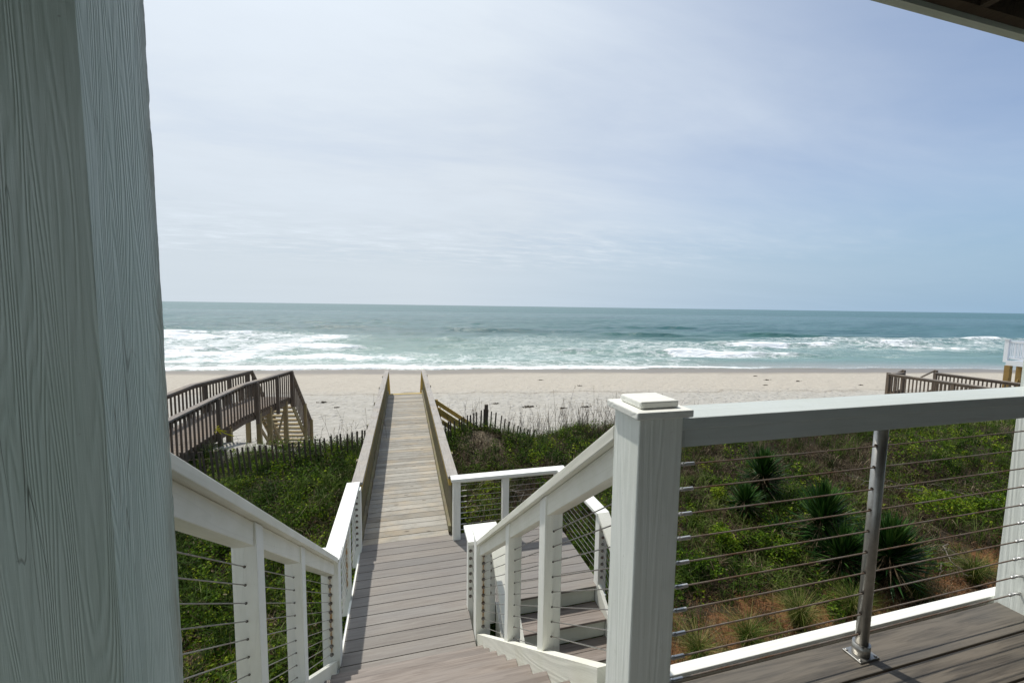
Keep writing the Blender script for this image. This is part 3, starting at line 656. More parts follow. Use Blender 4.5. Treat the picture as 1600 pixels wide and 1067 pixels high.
# --- top deck railing -------------------------------------------------
TR = -0.315            # top of cap
rt = empty('deck_railing', (1.67, 1.065, DZ), 'white top deck railing with rusty cables and wide cap, on the right above the garden', 'railing')
b = MB(); b.box(0.76, 2.598, 0.99, 1.13, TR-0.036, TR); b.build('cap_rail', P_top, rt, bevel=0.004)
b = MB(); b.box(0.774, 2.598, 1.003, 1.045, TR-0.092, TR-0.037); b.build('side_rail', P_top, rt, bevel=0.003)
b = MB()
px_, py_ = 1.68, 1.066
b.tube((px_,py_,DZ+0.006), (px_,py_,TR-0.037), 0.0205, 24); b.tube((px_,py_,DZ+0.006), (px_,py_,DZ+0.05), 0.028, 24); b.tube((px_,py_,TR-0.07), (px_,py_,TR-0.04), 0.0265, 20)
sp = b.build('steel_post', M_ss, rt)
for p in sp.data.polygons: p.use_smooth = len(p.vertices) == 4
sp['label'] = 'stainless steel tube post with a square foot'
b = MB(); b.box(px_-0.048, px_+0.048, py_-0.034, py_+0.034, DZ, DZ+0.007)
for sx in (-1, 1):
    for sy in (-1, 1): b.tube((px_+sx*0.038, py_+sy*0.025, DZ+0.007), (px_+sx*0.038, py_+sy*0.025, DZ+0.011), 0.006, 8)
b.build('foot_plate', M_ss, sp, bevel=0.002, origin=wloc(rt))
sp.children[0].matrix_parent_inverse = Matrix.Identity(4)
NC, C0, CD = 11, -0.405, 0.0815
cables(rt, (0.775, py_, C0), (2.60, py_, C0), NC, CD, M_cabler, 0.0026, sag=0.003)
for k in range(NC):
    z = C0-CD*k; b = MB(); b.tube((0.772,py_,z), (0.846,py_,z), 0.0040, 8); b.tube((0.838,py_,z), (0.844,py_,z), 0.0065, 6); b.tube((0.846,py_,z-0.0005), (0.882,py_,z-0.0005), 0.0060, 10)
    b.build('cable_fitting', M_fit, rt)
    b = MB(); b.tube((2.60,py_,z), (2.555,py_,z), 0.0042, 8); b.torus((2.572,py_,z), (0.25,0.5,0.9), 0.0135, 0.0040)
    b.tube((2.53,py_,z), (2.55,py_,z), 0.0055, 8); b.build('eye_bolt', M_fit, rt, smooth=True)
holes(rt, [(px_-0.0205, py_, C0-CD*k) for k in range(NC)], (-1,0,0))

# --- stair 1 right rail, with the capped newel ------------------------
nw = empty('newel_post', (0.70, 1.055, DZ), 'capped rough white newel post in the middle where the deck railing meets the stair rail', 'post')
b = MB(); b.box(0.630, 0.772, 0.985, 1.125, -2.0, TR+0.009); b.build('shaft', P_newel, nw, bevel=0.004)
b = MB(); b.box(0.612, 0.792, 0.967, 1.143, TR+0.008, TR+0.030); b.build('cap_plate', P_x, nw, bevel=0.004)
b = MB(); b.box(0.640, 0.764, 0.998, 1.112, TR+0.031, TR+0.052); b.build('cap_block', P_x, nw, bevel=0.005)

def stair_rail(name, label, xc, ya, za, yb, zb, posts, zfloor, ncab, cab0, cabd, newel=None, sub_w=0.075, rustx=True, capside=0):
    """sloping rail in the plane x = xc from (ya,za) top to (yb,zb); za, zb = top of cap"""
    e = empty(name, (xc, (ya+yb)/2, min(za, zb)-0.9), label, 'railing')
    sl = (zb-za)/(yb-ya)
    b = MB(); b.vbeam((xc,ya,za), (xc,yb,zb), CAPW, 0.046); b.build('cap_rail', P_s, e, bevel=0.003)
    b = MB(); b.vbeam((xc,ya,za-0.047), (xc,yb,zb-0.047), sub_w, 0.105); b.build('side_rail', P_s, e, bevel=0.003)
    zt = lambda y: za+sl*(y-ya)
    for (y0, y1) in posts:
        ym = (y0+y1)/2
        b = MB(); v0 = [(xc+a*0.046, yy, zz2) for zz2f in (0,1) for a, yy in ((-1,y0),(1,y0),(1,y1),(-1,y1)) for zz2 in ((zfloor(ym) if zz2f == 0 else zt(yy)-0.050),)]
        b.v += v0; b.f += [(0,3,2,1),(4,5,6,7),(0,1,5,4),(1,2,6,5),(2,3,7,6),(3,0,4,7)]; b.build('post', P_z, e, bevel=0.003)
        for s_, yy in ((-1, y0), (1, y1)):
            holes(e, [(xc, yy+s_*0.0005, zt(yy)-cab0-cabd*k) for k in range(ncab)], (0, s_, 0))
    cables(e, (xc,ya,za-cab0), (xc,yb,zb-cab0), ncab, cabd)
    return e
# stair geometry: treads
RISE, RUN = 0.2078, 0.267; Y0 = 1.165
nose = lambda k: (Y0+RUN*k, DZ-RISE*k)
stz = lambda y: DZ-RISE*(y-Y0)/RUN
# right rail
e = stair_rail('stair_railing', 'white sloping stair railing with cables running down from the capped newel post', 0.700,
    1.127, -0.365, 3.62, -2.205, ((1.80,1.885),(2.50,2.585)), lambda y: stz(y)-0.02, 10, 0.235, 0.079)
b = MB(); b.box(0.632, 0.770, 3.60, 3.74, LZ-0.6, -2.185-0.02)
rust1 = paint('rust_streaked_post', 'z', bump=0.5, rust=(0.0, 0.12, 0.90)); 
ob = b.build('post', rust1, e, bevel=0.003, origin=None)
def renewel(ob, origin):
    o_ = Vector(origin); par = wloc(ob.parent); me = ob.data
    for v in me.vertices: v.co = v.co + par - o_
    ob.location = o_-par
renewel(ob, (0.700, 3.60, LZ)); ob['label'] = 'lower end post with a column of rust-streaked nuts'
nuts(e, [(0.700, 3.5995, LZ+0.13+0.079*k) for k in range(10)], (0,-1,0))
b = MB(); b.box(0.625, 0.785, 3.585, 3.80, -2.203, -2.180); b.build('post_cap', P_y, e, bevel=0.003)
# left rail
e = stair_rail('stair_railing', 'white sloping stair railing with cables left of the first stairs, next to the big post', -0.640,
    1.139, -0.345, 3.62, -2.190, ((1.80,1.885),(2.50,2.585)), lambda y: stz(y)-0.02, 10, 0.235, 0.079)
b = MB(); b.box(-0.712, -0.572, 3.60, 3.74, LZ-0.6, -2.185-0.02); ob = b.build('post', rust1, e, bevel=0.003); renewel(ob, (-0.640, 3.60, LZ)); ob['label'] = 'lower end post with a column of rust-streaked nuts'
nuts(e, [(-0.640, 3.5995, LZ+0.13+0.079*k) for k in range(10)], (0,-1,0))
b = MB(); b.box(-0.775, -0.560, 3.585, 3.80, -2.203, -2.180); b.build('post_cap', P_y, e, bevel=0.003)

st1 = empty('staircase', (0, 2.3, LZ), 'brown composite stairs running down from the camera to the landing', 'stairs')
for k in range(1, 9):
    y, z = nose(k)
    b = MB(); b.box(-0.592, 0.640, y-0.134, y, z-0.025, z).box(-0.592, 0.640, y-0.134-0.1375, y-0.1385, z-0.025, z)
    b.build('tread', M_tread, st1, bevel=0.004)
for k in range(0, 9):
    y, z = nose(k); z = z if k else DZ
    b = MB(); b.box(-0.590, 0.638, y-0.028-0.018, y-0.028, z-RISE, z-0.0255); b.build('riser', P_r, st1)
for s_, x0, x1, nm in ((-1,-0.640,-0.5935,''),(1,0.6415,0.690,'')):
    b = MB(); ya, yb = 1.20, 3.72
    za, zb = stz(ya)+0.085, max(stz(yb)+0.085, LZ+0.06)
    v0 = len(b.v)
    prof = [(ya, za), (3.60, stz(3.60)+0.085), (3.60, LZ-0.24), (3.3, LZ-0.24), (ya, DZ-0.30)]
    for xx in (x0, x1): b.v += [(xx, y, z) for y, z in prof]
    n = len(prof); b.f.append(tuple(range(n))[::-1] if s_ > 0 else tuple(range(n))); b.f.append(tuple(n+i for i in (range(n) if s_ > 0 else reversed(range(n)))))
    for i in range(n): j = (i+1) % n; b.f.append((i, j, n+j, n+i))
    b.build('stringer', P_s, st1)

# --- landing -----------------------------------------------------------
ld = empty('landing', (0.8, 4.4, LZ), 'taupe composite landing at the foot of the stairs, turning right to the second stairs', 'deck')
b = MB(); yb_ = 3.737-0.1445*4+0.0035
g0 = yb_
while yb_ < 5.40:
    x1 = 2.16 if yb_ > 3.98-0.05 else 0.575
    if yb_+0.1375 < 4.07 and yb_+0.1375 > 3.90: x1 = 2.16
    x0 = -0.575
    b.box(x0, (2.16 if yb_ > 3.90 else 0.625), yb_, yb_+0.1375, LZ-0.025, LZ); yb_ += 0.1445
M_land = composite('taupe_composite_board', col=(0.205,0.184,0.158), y0=g0-0.0035-4.4, pitch=0.1445, dark=(0.155,0.130,0.110), vary=0.10, coolness=0.35)
b.build('floorboard', M_land, ld, bevel=0.0025)
LYE = yb_-0.007
for bb_ in ((-0.60,-0.565,3.30,LYE),(2.125,2.16,3.90,LYE),(0.60,2.12,LYE-0.04,LYE-0.003)):
    b = MB(); b.box(*bb_,LZ-0.24,LZ-0.027); b.build('fascia', P_y, ld)
b = MB()
for x0 in (-0.3,0.1,0.5,0.9,1.3,1.7): b.box(x0,x0+0.04,4.09 if x0>0.6 else 3.3,LYE-0.042,LZ-0.22,LZ-0.027)
b.build('joist', M_under, ld)
for (x0,y0) in ((-0.55,3.9),(-0.55,5.2),(0.66,3.96),(1.98,4.1),(1.98,5.2),(0.66,5.2)):
    b = MB(); b.box(x0,x0+0.12,y0,y0+0.12,-5.3,LZ-0.245); b.build('support_post', M_piling, ld)

LT = LZ+0.865
def level_post(e, x, y, top=LT, w=0.089, mat=None, zb=LZ-0.2, lbl=None):
    b = MB(); b.box(x-w/2, x+w/2, y-w/2, y+w/2, zb, top-0.0375); o = b.build('post', mat or P_z, e, bevel=0.003)
    if lbl: o['label'] = lbl
    return o
# left landing railing
e = empty('landing_railing', (-0.625, 4.6, LZ), 'short white cable railing along the left side of the landing, before the grey boardwalk rail', 'railing')
b = MB(); b.box(-0.745,-0.585,3.805,5.50,LT-0.037,LT); b.build('cap_rail', P_y, e, bevel=0.003)
b = MB(); b.box(-0.66,-0.60,3.745,5.30,LT-0.077,LT-0.038); b.build('side_rail', P_y, e)
rustp = paint('rust_spotted_post','z',bump=0.4,rust=(0.0,0.1,0.75))
level_post(e, -0.635, 4.52, mat=rustp); level_post(e, -0.618, 5.375, w=0.11)
cables(e, (-0.625,3.74,LT-0.13), (-0.625,5.32,LT-0.13), 9, 0.079)
nuts(e, [(-0.612, 5.3195, LT-0.13-0.079*k) for k in range(9)], (0,-1,0))
# the L between the two stairs
e = empty('landing_railing', (0.72, 4.0, LZ), 'tiny white L-shaped railing on the landing corner between the two stairs', 'railing')
b = MB(); b.box(0.585,0.705,3.805,4.125,LT-0.037,LT); b.box(0.706,0.935,3.985,4.125,LT-0.037,LT); b.build('cap_rail', P_y, e, bevel=0.003)
level_post(e, 0.660, 4.045); level_post(e, 0.865, 4.045)
nuts(e, [(0.640, 3.9995, LT-0.13-0.083*k) for k in range(8)], (0,-1,0)); nuts(e, [(0.85, 3.9995, LT-0.13-0.083*k) for k in range(8)], (0,-1,0))
cables(e, (0.66,3.74,LT-0.13), (0.66,4.0,LT-0.13), 8, 0.083)
# far railing
e = empty('landing_railing', (1.4, 5.37, LZ), 'white cable railing along the far side of the landing, beside the boardwalk entrance', 'railing')
b = MB(); b.box(0.585,2.235,5.285,5.435,LT-0.037,LT); b.build('cap_rail', P_x, e, bevel=0.003)
b = MB(); b.box(0.70,2.1,5.335,5.385,LT-0.075,LT-0.038); b.build('side_rail', P_x, e)
level_post(e, 0.662, 5.365, w=0.10); level_post(e, 1.345, 5.365); level_post(e, 2.13, 5.365, w=0.10)
cables(e, (0.71,5.365,LT-0.12), (2.08,5.365,LT-0.12), 9, 0.079)
for k in range(9):
    z = LT-0.12-0.079*k; b = MB(); b.tube((0.713,5.365,z),(0.80,5.365,z),0.005,8); b.build('cable_fitting', M_fit, e)
# right railing
e = empty('landing_railing', (2.155, 4.7, LZ), 'white cable railing along the right side of the landing, high above the dune plants', 'railing')
b = MB(); b.box(2.085,2.235,4.03,5.284,LT-0.037,LT); b.build('cap_rail', P_y, e, bevel=0.003)
b = MB(); b.box(2.13,2.19,4.10,5.32,LT-0.075,LT-0.038); b.build('side_rail', P_y, e)
level_post(e, 2.155, 4.055, w=0.10)
cables(e, (2.155,4.10,LT-0.12), (2.155,5.32,LT-0.12), 9, 0.079)
nuts(e, [(2.15, 4.0045, LT-0.12-0.079*k) for k in range(9)], (0,-1,0)); nuts(e, [(2.14, 5.3145, LT-0.12-0.079*k) for k in range(9)], (0,-1,0))
# --- second stairs, coming down towards the house ----------------------
R2, U2 = 0.20, 0.267
st2 = empty('staircase', (1.5, 3.2, -4.7), 'second flight of brown stairs with pale risers going down from the landing towards the house', 'stairs')
n2y = lambda k: (4.035-U2*k, LZ-R2*k)
for k in range(1, 8):
    y, z = n2y(k)
    b = MB(); b.box(0.954,2.10,y,y+0.134,z-0.025,z).box(0.954,2.10,y+0.1385,y+0.276,z-0.025,z); b.build('tread', M_tread, st2, bevel=0.003)
for k in range(0, 8):
    y, z = n2y(k); b = MB(); b.box(0.956,2.095,y+0.022,y+0.040,z-R2,z-0.0255); b.build('riser', P_r, st2)
sl2 = R2/U2
for x0, x1 in ((0.915,0.952),(2.102,2.14)):
    b = MB(); ya, yb = 3.99, 2.0
    xm = (x0+x1)/2; b.vbeam((xm,ya,LZ-(4.035-ya)*sl2+0.075),(xm,yb,LZ-(4.035-yb)*sl2+0.075),x1-x0,0.36); b.build('stringer', P_s, st2)
for xc, lb in ((0.91,'white sloping cap rail on the left of the second, house-facing stairs'),(2.16,'white sloping cable railing on the right side of the second stairs')):
    ya, za, yb = (3.995 if xc < 1 else 4.025), LT, 2.2; zb = za-(ya-yb)*sl2
    e = empty('stair_railing', (xc, 3.1, zb-0.9), lb, 'railing')
    b = MB(); b.vbeam((xc,ya,za),(xc,yb,zb),CAPW if xc>1 else 0.17,0.046); b.build('cap_rail', P_s, e, bevel=0.003)
    b = MB(); b.vbeam((xc,ya,za-0.047),(xc,yb,zb-0.047),0.06,0.05); b.build('side_rail', P_s, e)
    for y0 in (3.05, 2.22):
        b = MB(); b.box(xc-0.044,xc+0.044,y0,y0+0.088,LZ-(4.035-y0)*sl2-0.3,za-(ya-y0)*sl2-0.098); b.build('post', P_z, e, bevel=0.003)
    cables(e, (xc,ya,za-0.14), (xc,yb,zb-0.14), 8, 0.083)

# ------------------------------------------------------------------ the boardwalk
WY0, WY1 = LYE+0.007, 14.93
bw = empty('boardwalk', (0, 10, LZ), 'long weathered boardwalk leading straight over the dune to the beach', 'boardwalk')
b = MB(); y = WY0
while y < WY1-0.2: b.box(-0.568+random.uniform(-.004,.004),0.575+random.uniform(-.004,.004),y,y+0.1355,LZ-0.035+random.uniform(-.002,.002),LZ+random.uniform(-.0025,.001)); y += 0.1445
M_wdeck = weathered('weathered_walkway_board', 'x', col=(0.405,0.385,0.340), dark=(0.20,0.185,0.155), pitch=0.1445, y0=WY0-10-0.003, warm=0.45, warmcol=(0.47,0.37,0.24), vary=0.2)
b.build('walking_board', M_wdeck, bw, bevel=0.002)
b = MB(); b.box(-0.575,0.58,y,y+0.139,LZ-0.035,LZ+0.002); b.build('end_board', M_yellowx, bw, bevel=0.002); WYE = y+0.139
b = MB()
for x0 in (-0.60,0.0,0.56): b.box(x0,x0+0.04,WY0+0.005,WYE-0.01,LZ-0.23,LZ-0.038)
b.build('joist', M_under, bw)
k = 0
for y0 in np.arange(7.0, 14.9, 1.9):
    for x0 in (-0.74, 0.615):
        b = MB(); b.box(x0, x0+0.12, y0, y0+0.12, float(ground(x0,y0))-0.5, LZ-0.03); b.build('support_post', M_piling, bw)
# steps down to the beach
for k in range(1, 13):
    b = MB(); zz_ = LZ-0.2*k; b.box(-0.56,0.56,WYE+0.26*(k-1)+0.01,WYE+0.26*k,zz_-0.035,zz_); b.build('step', M_yellowx, bw)
b = MB()
for x0 in (-0.60, 0.562): b.vbeam((x0+0.02,WYE+0.01,LZ-0.05),(x0+0.02,WYE+3.1,LZ-0.05-3.1*0.2/0.26),0.036,0.28)
b.build('stringer', M_yellow, bw)
BT = LZ+0.85
for sx, lb in ((-1,'weathered wooden railing with silvered cap on the left side of the boardwalk'),(1,'weathered wooden railing with silvered cap on the right side of the boardwalk')):
    e = empty('boardwalk_railing', (sx*0.6, 10, LZ), lb, 'railing')
    xi = 0.572*sx; ya = 5.505 if sx < 0 else 5.44
    yj = [ya, 7.15, 9.6, 12.1, WYE]
    for i in range(4):
        b = MB(); j = random.uniform(-0.003,0.003); b.box(min(sx*0.555,sx*0.695)+j, max(sx*0.555,sx*0.695)+j, yj[i]+0.002, yj[i+1]-0.002, BT-0.036, BT+random.uniform(-.001,.002)); b.build('cap_rail', M_wcap, e, bevel=0.003)
    a0 = sx*0.566; a1 = sx*0.604
    b = MB(); b.box(min(a0,a1),max(a0,a1),ya,WYE-0.05,BT-0.127,BT-0.038); b.build('upper_rail', M_yellow, e, bevel=0.003)
    b = MB(); b.box(min(a0,a1),max(a0,a1),WY0+0.01,WYE-0.05,LZ+0.035,LZ+0.12); b.build('lower_rail', M_wpick, e, bevel=0.003)
    b = MB(); yy = ya+0.05; c0 = sx*0.606; c1 = sx*0.642
    while yy < WYE-0.15: b.box(min(c0,c1),max(c0,c1),yy,yy+0.038,LZ-0.12,BT-0.04); yy += 0.098
    b.build('picket_row', M_wpick, e)
    for y0 in np.arange(6.4, 14.5, 1.9):
        b = MB(); d0 = sx*0.644; d1 = sx*0.733; b.box(min(d0,d1),max(d0,d1),y0,y0+0.089,LZ-0.6,BT-0.038); b.build('post', M_wpick, e)
    b = MB(); d0 = sx*0.562; d1 = sx*0.66; b.box(min(d0,d1),max(d0,d1),WYE-0.048,WYE+0.04,LZ-0.4,BT-0.038); b.build('end_post', M_yellow, e)
    b = MB(); b.beam((sx*0.61,WYE+0.045,BT-0.02),(sx*0.61,WYE+3.0,BT-0.02-3.0*0.2/0.26),0.09,0.036); b.build('hand_rail', M_yellow, e)
# side steps in fresh yellow lumber
e = empty('beach_steps', (1.6, 11.5, -4.5), 'ochre new lumber stair rail slanting down behind the slat fence, right of the boardwalk', 'stairs')
def ray_y(px, py, Yp):
    v = f + rr*((px-800)/638) - uu*((py-533.5)/638); return v*(Yp/v.y)
pa, pb_ = ray_y(684,636,11.2), ray_y(752,680,11.2); dd = (pb_-pa).normalized()
pend = pa+dd*3.0
for yo in (0.0, 1.0):
    for nm, dz in (('hand_rail',0.0),('mid_rail',-0.27)):
        b = MB(); b.vbeam((pa.x,11.2+yo,pa.z+dz),(pend.x,11.2+yo,pend.z+dz),0.04,0.14); b.build(nm, M_yellow, e)
    for t in (0.05, 1.3, 2.6):
        q = pa+dd*t; b = MB(); b.box(q.x-0.045,q.x+0.045,11.225+yo,11.31+yo,q.z-1.3,q.z-0.01); b.build('post', M_piley, e)
for k in range(9):
    q = pa+dd*(0.2+k*0.32); b = MB(); b.box(q.x,q.x+0.28,11.23,12.17,q.z-0.98,q.z-0.94); b.build('step', M_yellowx, e)

# ------------------------------------------------------------------ slat fences
def slat_fence(label, pts, posts, spacing=0.1, lean=0.0, rnd=0.02):
    """pts: list of (x, y, ztop, lean)"""
    e = empty('sand_fence', (pts[0][0], pts[0][1], float(ground(pts[0][0], pts[0][1]))), label, 'fence')
    b = MB(); wires = [[], []]
    for i in range(len(pts)-1):
        p, q = pts[i], pts[i+1]; L = math.hypot(q[0]-p[0], q[1]-p[1]); n = max(1, int(L/spacing)); ux, uy = (q[0]-p[0])/L, (q[1]-p[1])/L
        for k in range(n):
            t = k/n; x = p[0]+(q[0]-p[0])*t; y = p[1]+(q[1]-p[1])*t; zt = p[2]+(q[2]-p[2])*t+random.uniform(-rnd,rnd)
            ln = p[3]+(q[3]-p[3])*t+random.uniform(-0.03,0.03)
            top = Vector((x+ux*ln, y+uy*ln+random.uniform(-.02,.02), zt)); bot = Vector((x, y, zt-1.15))
            dv = (bot-top); w = Vector((ux,uy,0))*(0.018+random.uniform(-.002,.003)); th = Vector((-uy,ux,0))*0.006
            v0 = len(b.v)
            for e_ in (top, bot): b.v += [tuple(e_-w-th),tuple(e_+w-th),tuple(e_+w+th),tuple(e_-w+th)]
            b.f += [tuple(v0+j for j in q_) for q_ in ((3,2,1,0),(4,5,6,7),(0,1,5,4),(1,2,6,5),(2,3,7,6),(3,0,4,7))]
            for j, fr in enumerate((0.14, 0.5)): wires[j].append(top+dv*fr)
    b.build('slat_row', M_slat, e)
    for w in wires:
        b = MB(); b.path(w, [0.003]*len(w), 4); b.build('wire', M_cabler, e)
    for (x, y, zt, r) in posts:
        b = MB(); b.tube((x,y,zt-1.7),(x,y,zt),r,10,r*0.92); b.build('fence_post', M_slat, e)
    return e
slat_fence('leaning dark slat fence along the dune edge left of the boardwalk', [(-5.6,9.35,-3.05,-0.12),(-3.9,9.42,-3.02,-0.1),(-2.6,9.5,-3.0,-0.08),(-1.5,9.75,-2.97,-0.03),(-0.80,9.98,-2.93,0.0)], [(-4.8,9.45,-2.95,0.045)])
slat_fence('short dark slat fence sagging either side of a thick post, right of the boardwalk', [(0.86,10.1,-2.95,0.0),(1.3,10.2,-2.88,0.0),(1.98,10.38,-2.72,0.0),(2.05,10.42,-2.72,0.03),(2.35,10.36,-2.88,0.1),(2.75,10.3,-3.2,0.16),(3.3,10.3,-3.35,0.15)], [(2.07,10.44,-2.60,0.055)], spacing=0.085)

# ------------------------------------------------------------------ neighbouring beach walkways
na = R(11); nd = Vector((math.sin(na), math.cos(na), 0)); nn_ = Vector((-math.cos(na), math.sin(na), 0)); NB = Vector((-3.77,15.2,0))
nb = empty('neighbour_boardwalk', (-4.6, 13, -3.3), 'old brown arched boardwalk with picket rails and steps to the beach, at left', 'boardwalk')
PA = [-12,-9,-5.3,-4.2,-2.75,-1.5,0.0]; PZt = [-3.2,-2.85,-2.45,-2.34,-2.22,-2.25,-2.27]
zt = lambda a: float(np.interp(a, PA, PZt))
W = 1.3
def nbp(a, w, z): v = NB + nd*a + nn_*w; return (v.x, v.y, z)
for w, lab in ((0,'near'),(W,'far')):
    b = MB(); xs_ = [-12,-9,-7,-5.3,-4.2,-3.4,-2.75,-2.1,-1.5,-0.7,0.0]
    for i in range(len(xs_)-1): b.vbeam(nbp(xs_[i],w,zt(xs_[i])), nbp(xs_[i+1],w,zt(xs_[i+1])), 0.15, 0.04)
    b.build('cap_rail', M_nbrcap, nb)
    b = MB()
    for i in range(len(xs_)-1): b.vbeam(nbp(xs_[i],w,zt(xs_[i])-0.042), nbp(xs_[i+1],w,zt(xs_[i+1])-0.042), 0.035, 0.09)
    b.build('upper_rail', M_nbr, nb)
    b = MB(); a = -12
    while a < -0.02: b.tube(nbp(a,w+(-0.035 if w==0 else 0.035),zt(a)-0.05), nbp(a,w+(-0.035 if w==0 else 0.035),zt(a)-0.99), 0.024, 4); a += 0.135
    b.build('picket_row', M_nbr, nb)
    for a in (-11,-9.2,-7.4,-5.7,-3.9,-2.2,-1.05,-0.05):
        p = nbp(a, w+(-0.07 if w == 0 else 0.07), 0); b = MB(); b.tube((p[0],p[1],zt(a)-0.045),(p[0],p[1],zt(a)-1.25),0.062,4); b.build('rail_post', M_nbr, nb)
    b = MB()
    for i in range(len(xs_)-1): b.vbeam(nbp(xs_[i],w+(0.02 if w==0 else -0.02),zt(xs_[i])-0.93), nbp(xs_[i+1],w+(0.02 if w==0 else -0.02),zt(xs_[i+1])-0.93), 0.04, 0.2)
    b.build('joist', M_nbr, nb)
b = MB(); a = -12
while a < -0.14: b.vbeam(nbp(a,W/2,zt(a)-0.9), nbp(a+0.13,W/2,zt(a+0.13)-0.9), W-0.02, 0.03); a += 0.14
b.build('walking_board', M_nbrd, nb)
for a, w in ((-5.6,0),(-5.6,W),(-3.35,0),(-3.35,W),(-1.95,0),(-1.35,0),(-1.35,W),(-0.35,0),(-0.35,W),(-7.6,0),(-7.6,W)):
    p = nbp(a, w+(0.04 if w == 0 else -0.04), 0); b = MB(); b.tube((p[0],p[1],zt(a)-0.95),(p[0],p[1],float(ground(p[0],p[1]))-0.4),0.085,4); b.build('piling', M_piling, nb)
for (a0,z0,a1,z1,w) in ((-1.35,-3.5,-0.35,-5.0,0.02),(-1.35,-5.0,-0.35,-3.5,0.08),(-1.95,-4.7,-1.35,-3.9,0.02),(-1.95,-3.6,-1.35,-4.4,0.02)):
    b = MB(); b.vbeam(nbp(a0,w,z0), nbp(a1,w,z1), 0.04, 0.13); b.build('cross_brace', M_piling, nb)
# its stairs
SD, SR = 1.5, 2.2   # run and drop
for k in range(12):
    a = SD*(k+0.5)/12; z = zt(0)-0.95-SR*(k+1)/12
    b = MB(); b.vbeam(nbp(a-0.13,W/2,z), nbp(a+0.13,W/2,z), W-0.1, 0.035); b.build('stair_tread', M_piling, nb)
for w in (0.03, W-0.03):
    b = MB(); b.vbeam(nbp(0,w,zt(0)-0.95), nbp(SD,w,zt(0)-0.95-SR), 0.04, 0.24); b.build('stair_stringer', M_piling, nb)
for w in (0, W):
    b = MB(); b.vbeam(nbp(0.0,w,zt(0)), nbp(SD,w,zt(0)-SR), 0.13, 0.045); b.build('stair_cap_rail', M_nbrcap, nb)
    b = MB()
    for k in range(15): a = 0.07+SD*k/15; z = zt(0)-SR*a/SD; b.tube(nbp(a,w,z-0.05), nbp(a,w,z-0.95), 0.022, 4)
    b.build('stair_picket_row', M_nbr, nb)
    for a in (0.95, SD-0.05): z = zt(0)-SR*a/SD; b = MB(); b.tube(nbp(a,w-0.03,z-0.0), nbp(a,w-0.03,-6.3), 0.07, 4); b.build('stair_post', M_piling, nb)
# yellow tape tied to a rail
b = MB(); c = Vector(nbp(-4.05,-0.13,-3.08))
for k in range(9):
    a = random.uniform(0, 6.28); l = random.uniform(0.06,0.17); mid = c+Vector((math.cos(a)*l*0.6, 0.02*math.sin(a*3), math.sin(a)*l*0.5)); en = c+Vector((math.cos(a)*l+0.05, 0.03, math.sin(a)*l*0.8-0.03))
    b.beam(c, mid, 0.022, 0.003, up=(0.1,1,0.2)); b.beam(mid, en, 0.018, 0.003, up=(0.2,1,0.1))
b.beam(c, c+Vector((0.16,0,-0.12)), 0.022, 0.003, up=(0,1,0)); b.beam(c+Vector((0.16,0,-0.12)), c+Vector((0.34,0,-0.20)), 0.018, 0.003, up=(0,1,0))
o = b.build('ribbon_knot', M_tape, origin=tuple(c)); tag(o, 'bright yellow tape knotted on the old brown boardwalk at left', 'ribbon')

# right neighbour: brown deck end
rb = empty('neighbour_boardwalk', (21.2, 11, -3.6), 'brown picket railed boardwalk end beyond the dune at far right', 'boardwalk')
RX, RY, RT = 20.6, 13.0, -2.70; RW = 1.5
def picket_run(par, p, q, top, h=0.92, sp=0.13, mat=M_nbr, capm=M_nbrcap, r=0.026, slope=0):
    p, q = Vector((*p, 0)), Vector((*q, 0)); L = (q-p).length; d = (q-p)/L
    b = MB(); b.vbeam((p.x,p.y,top),(q.x,q.y,top+slope*L),0.14,0.04); b.build('cap_rail', capm, par)
    b = MB(); b.vbeam((p.x,p.y,top-0.042),(q.x,q.y,top-0.042+slope*L),0.04,0.09); b.vbeam((p.x,p.y,top-h+0.1),(q.x,q.y,top-h+0.1+slope*L),0.04,0.09); b.build('rail', mat, par)
    b = MB(); n = int(L/sp)
    for k in range(1, n): c = p+d*(k*sp); b.tube((c.x,c.y,top-0.05+slope*k*sp),(c.x,c.y,top-h+slope*k*sp),r,4)
    b.build('picket_row', mat, par)
picket_run(rb, (RX,RY), (RX,1.0), RT); picket_run(rb, (RX,RY), (RX+0.9,RY), RT); picket_run(rb, (RX+2.4,RY-0.3), (RX+2.4,1.0), RT+0.02)
for (x,y,t_) in ((RX,RY,0.05),(RX+0.9,RY,0.14),(RX,RY-2.2,0.0),(RX,RY-4.4,0.0),(RX,RY-6.6,0.0),(RX+2.4,RY-0.3,0.14),(RX+2.4,RY-4,0.0)):
    b = MB(); b.tube((x,y,RT+t_-0.03),(x,y,RT-1.0),0.075,4); b.build('rail_post', M_nbr, rb)
for x, ry in ((RX+0.9, RY), (RX+2.4, RY-0.3)):
    b = MB(); b.vbeam((x,ry+0.03,RT+0.12),(x,ry+0.5,RT-0.26),0.14,0.05); b.build('stair_cap_rail', M_nbrcap, rb)
    b = MB(); b.vbeam((x,ry+0.05,RT-0.75),(x,ry+1.2,RT-1.6),0.04,0.24); b.build('stair_stringer', M_nbr, rb)
b = MB(); y = 1.0
while y < RY: b.box(RX+0.02,RX+2.38,y,y+0.14,RT-0.96,RT-0.92); y += 0.147
b.build('walking_board', M_nbrd, rb)
b = MB(); b.box(RX-0.03,RX+0.01,1.0,RY,RT-1.15,RT-0.962); b.box(RX+2.39,RX+2.43,1.0,RY,RT-1.15,RT-0.962); b.box(RX+0.011,RX+2.389,RY-0.04,RY-0.001,RT-1.15,RT-0.962); b.build('joist', M_nbr, rb)
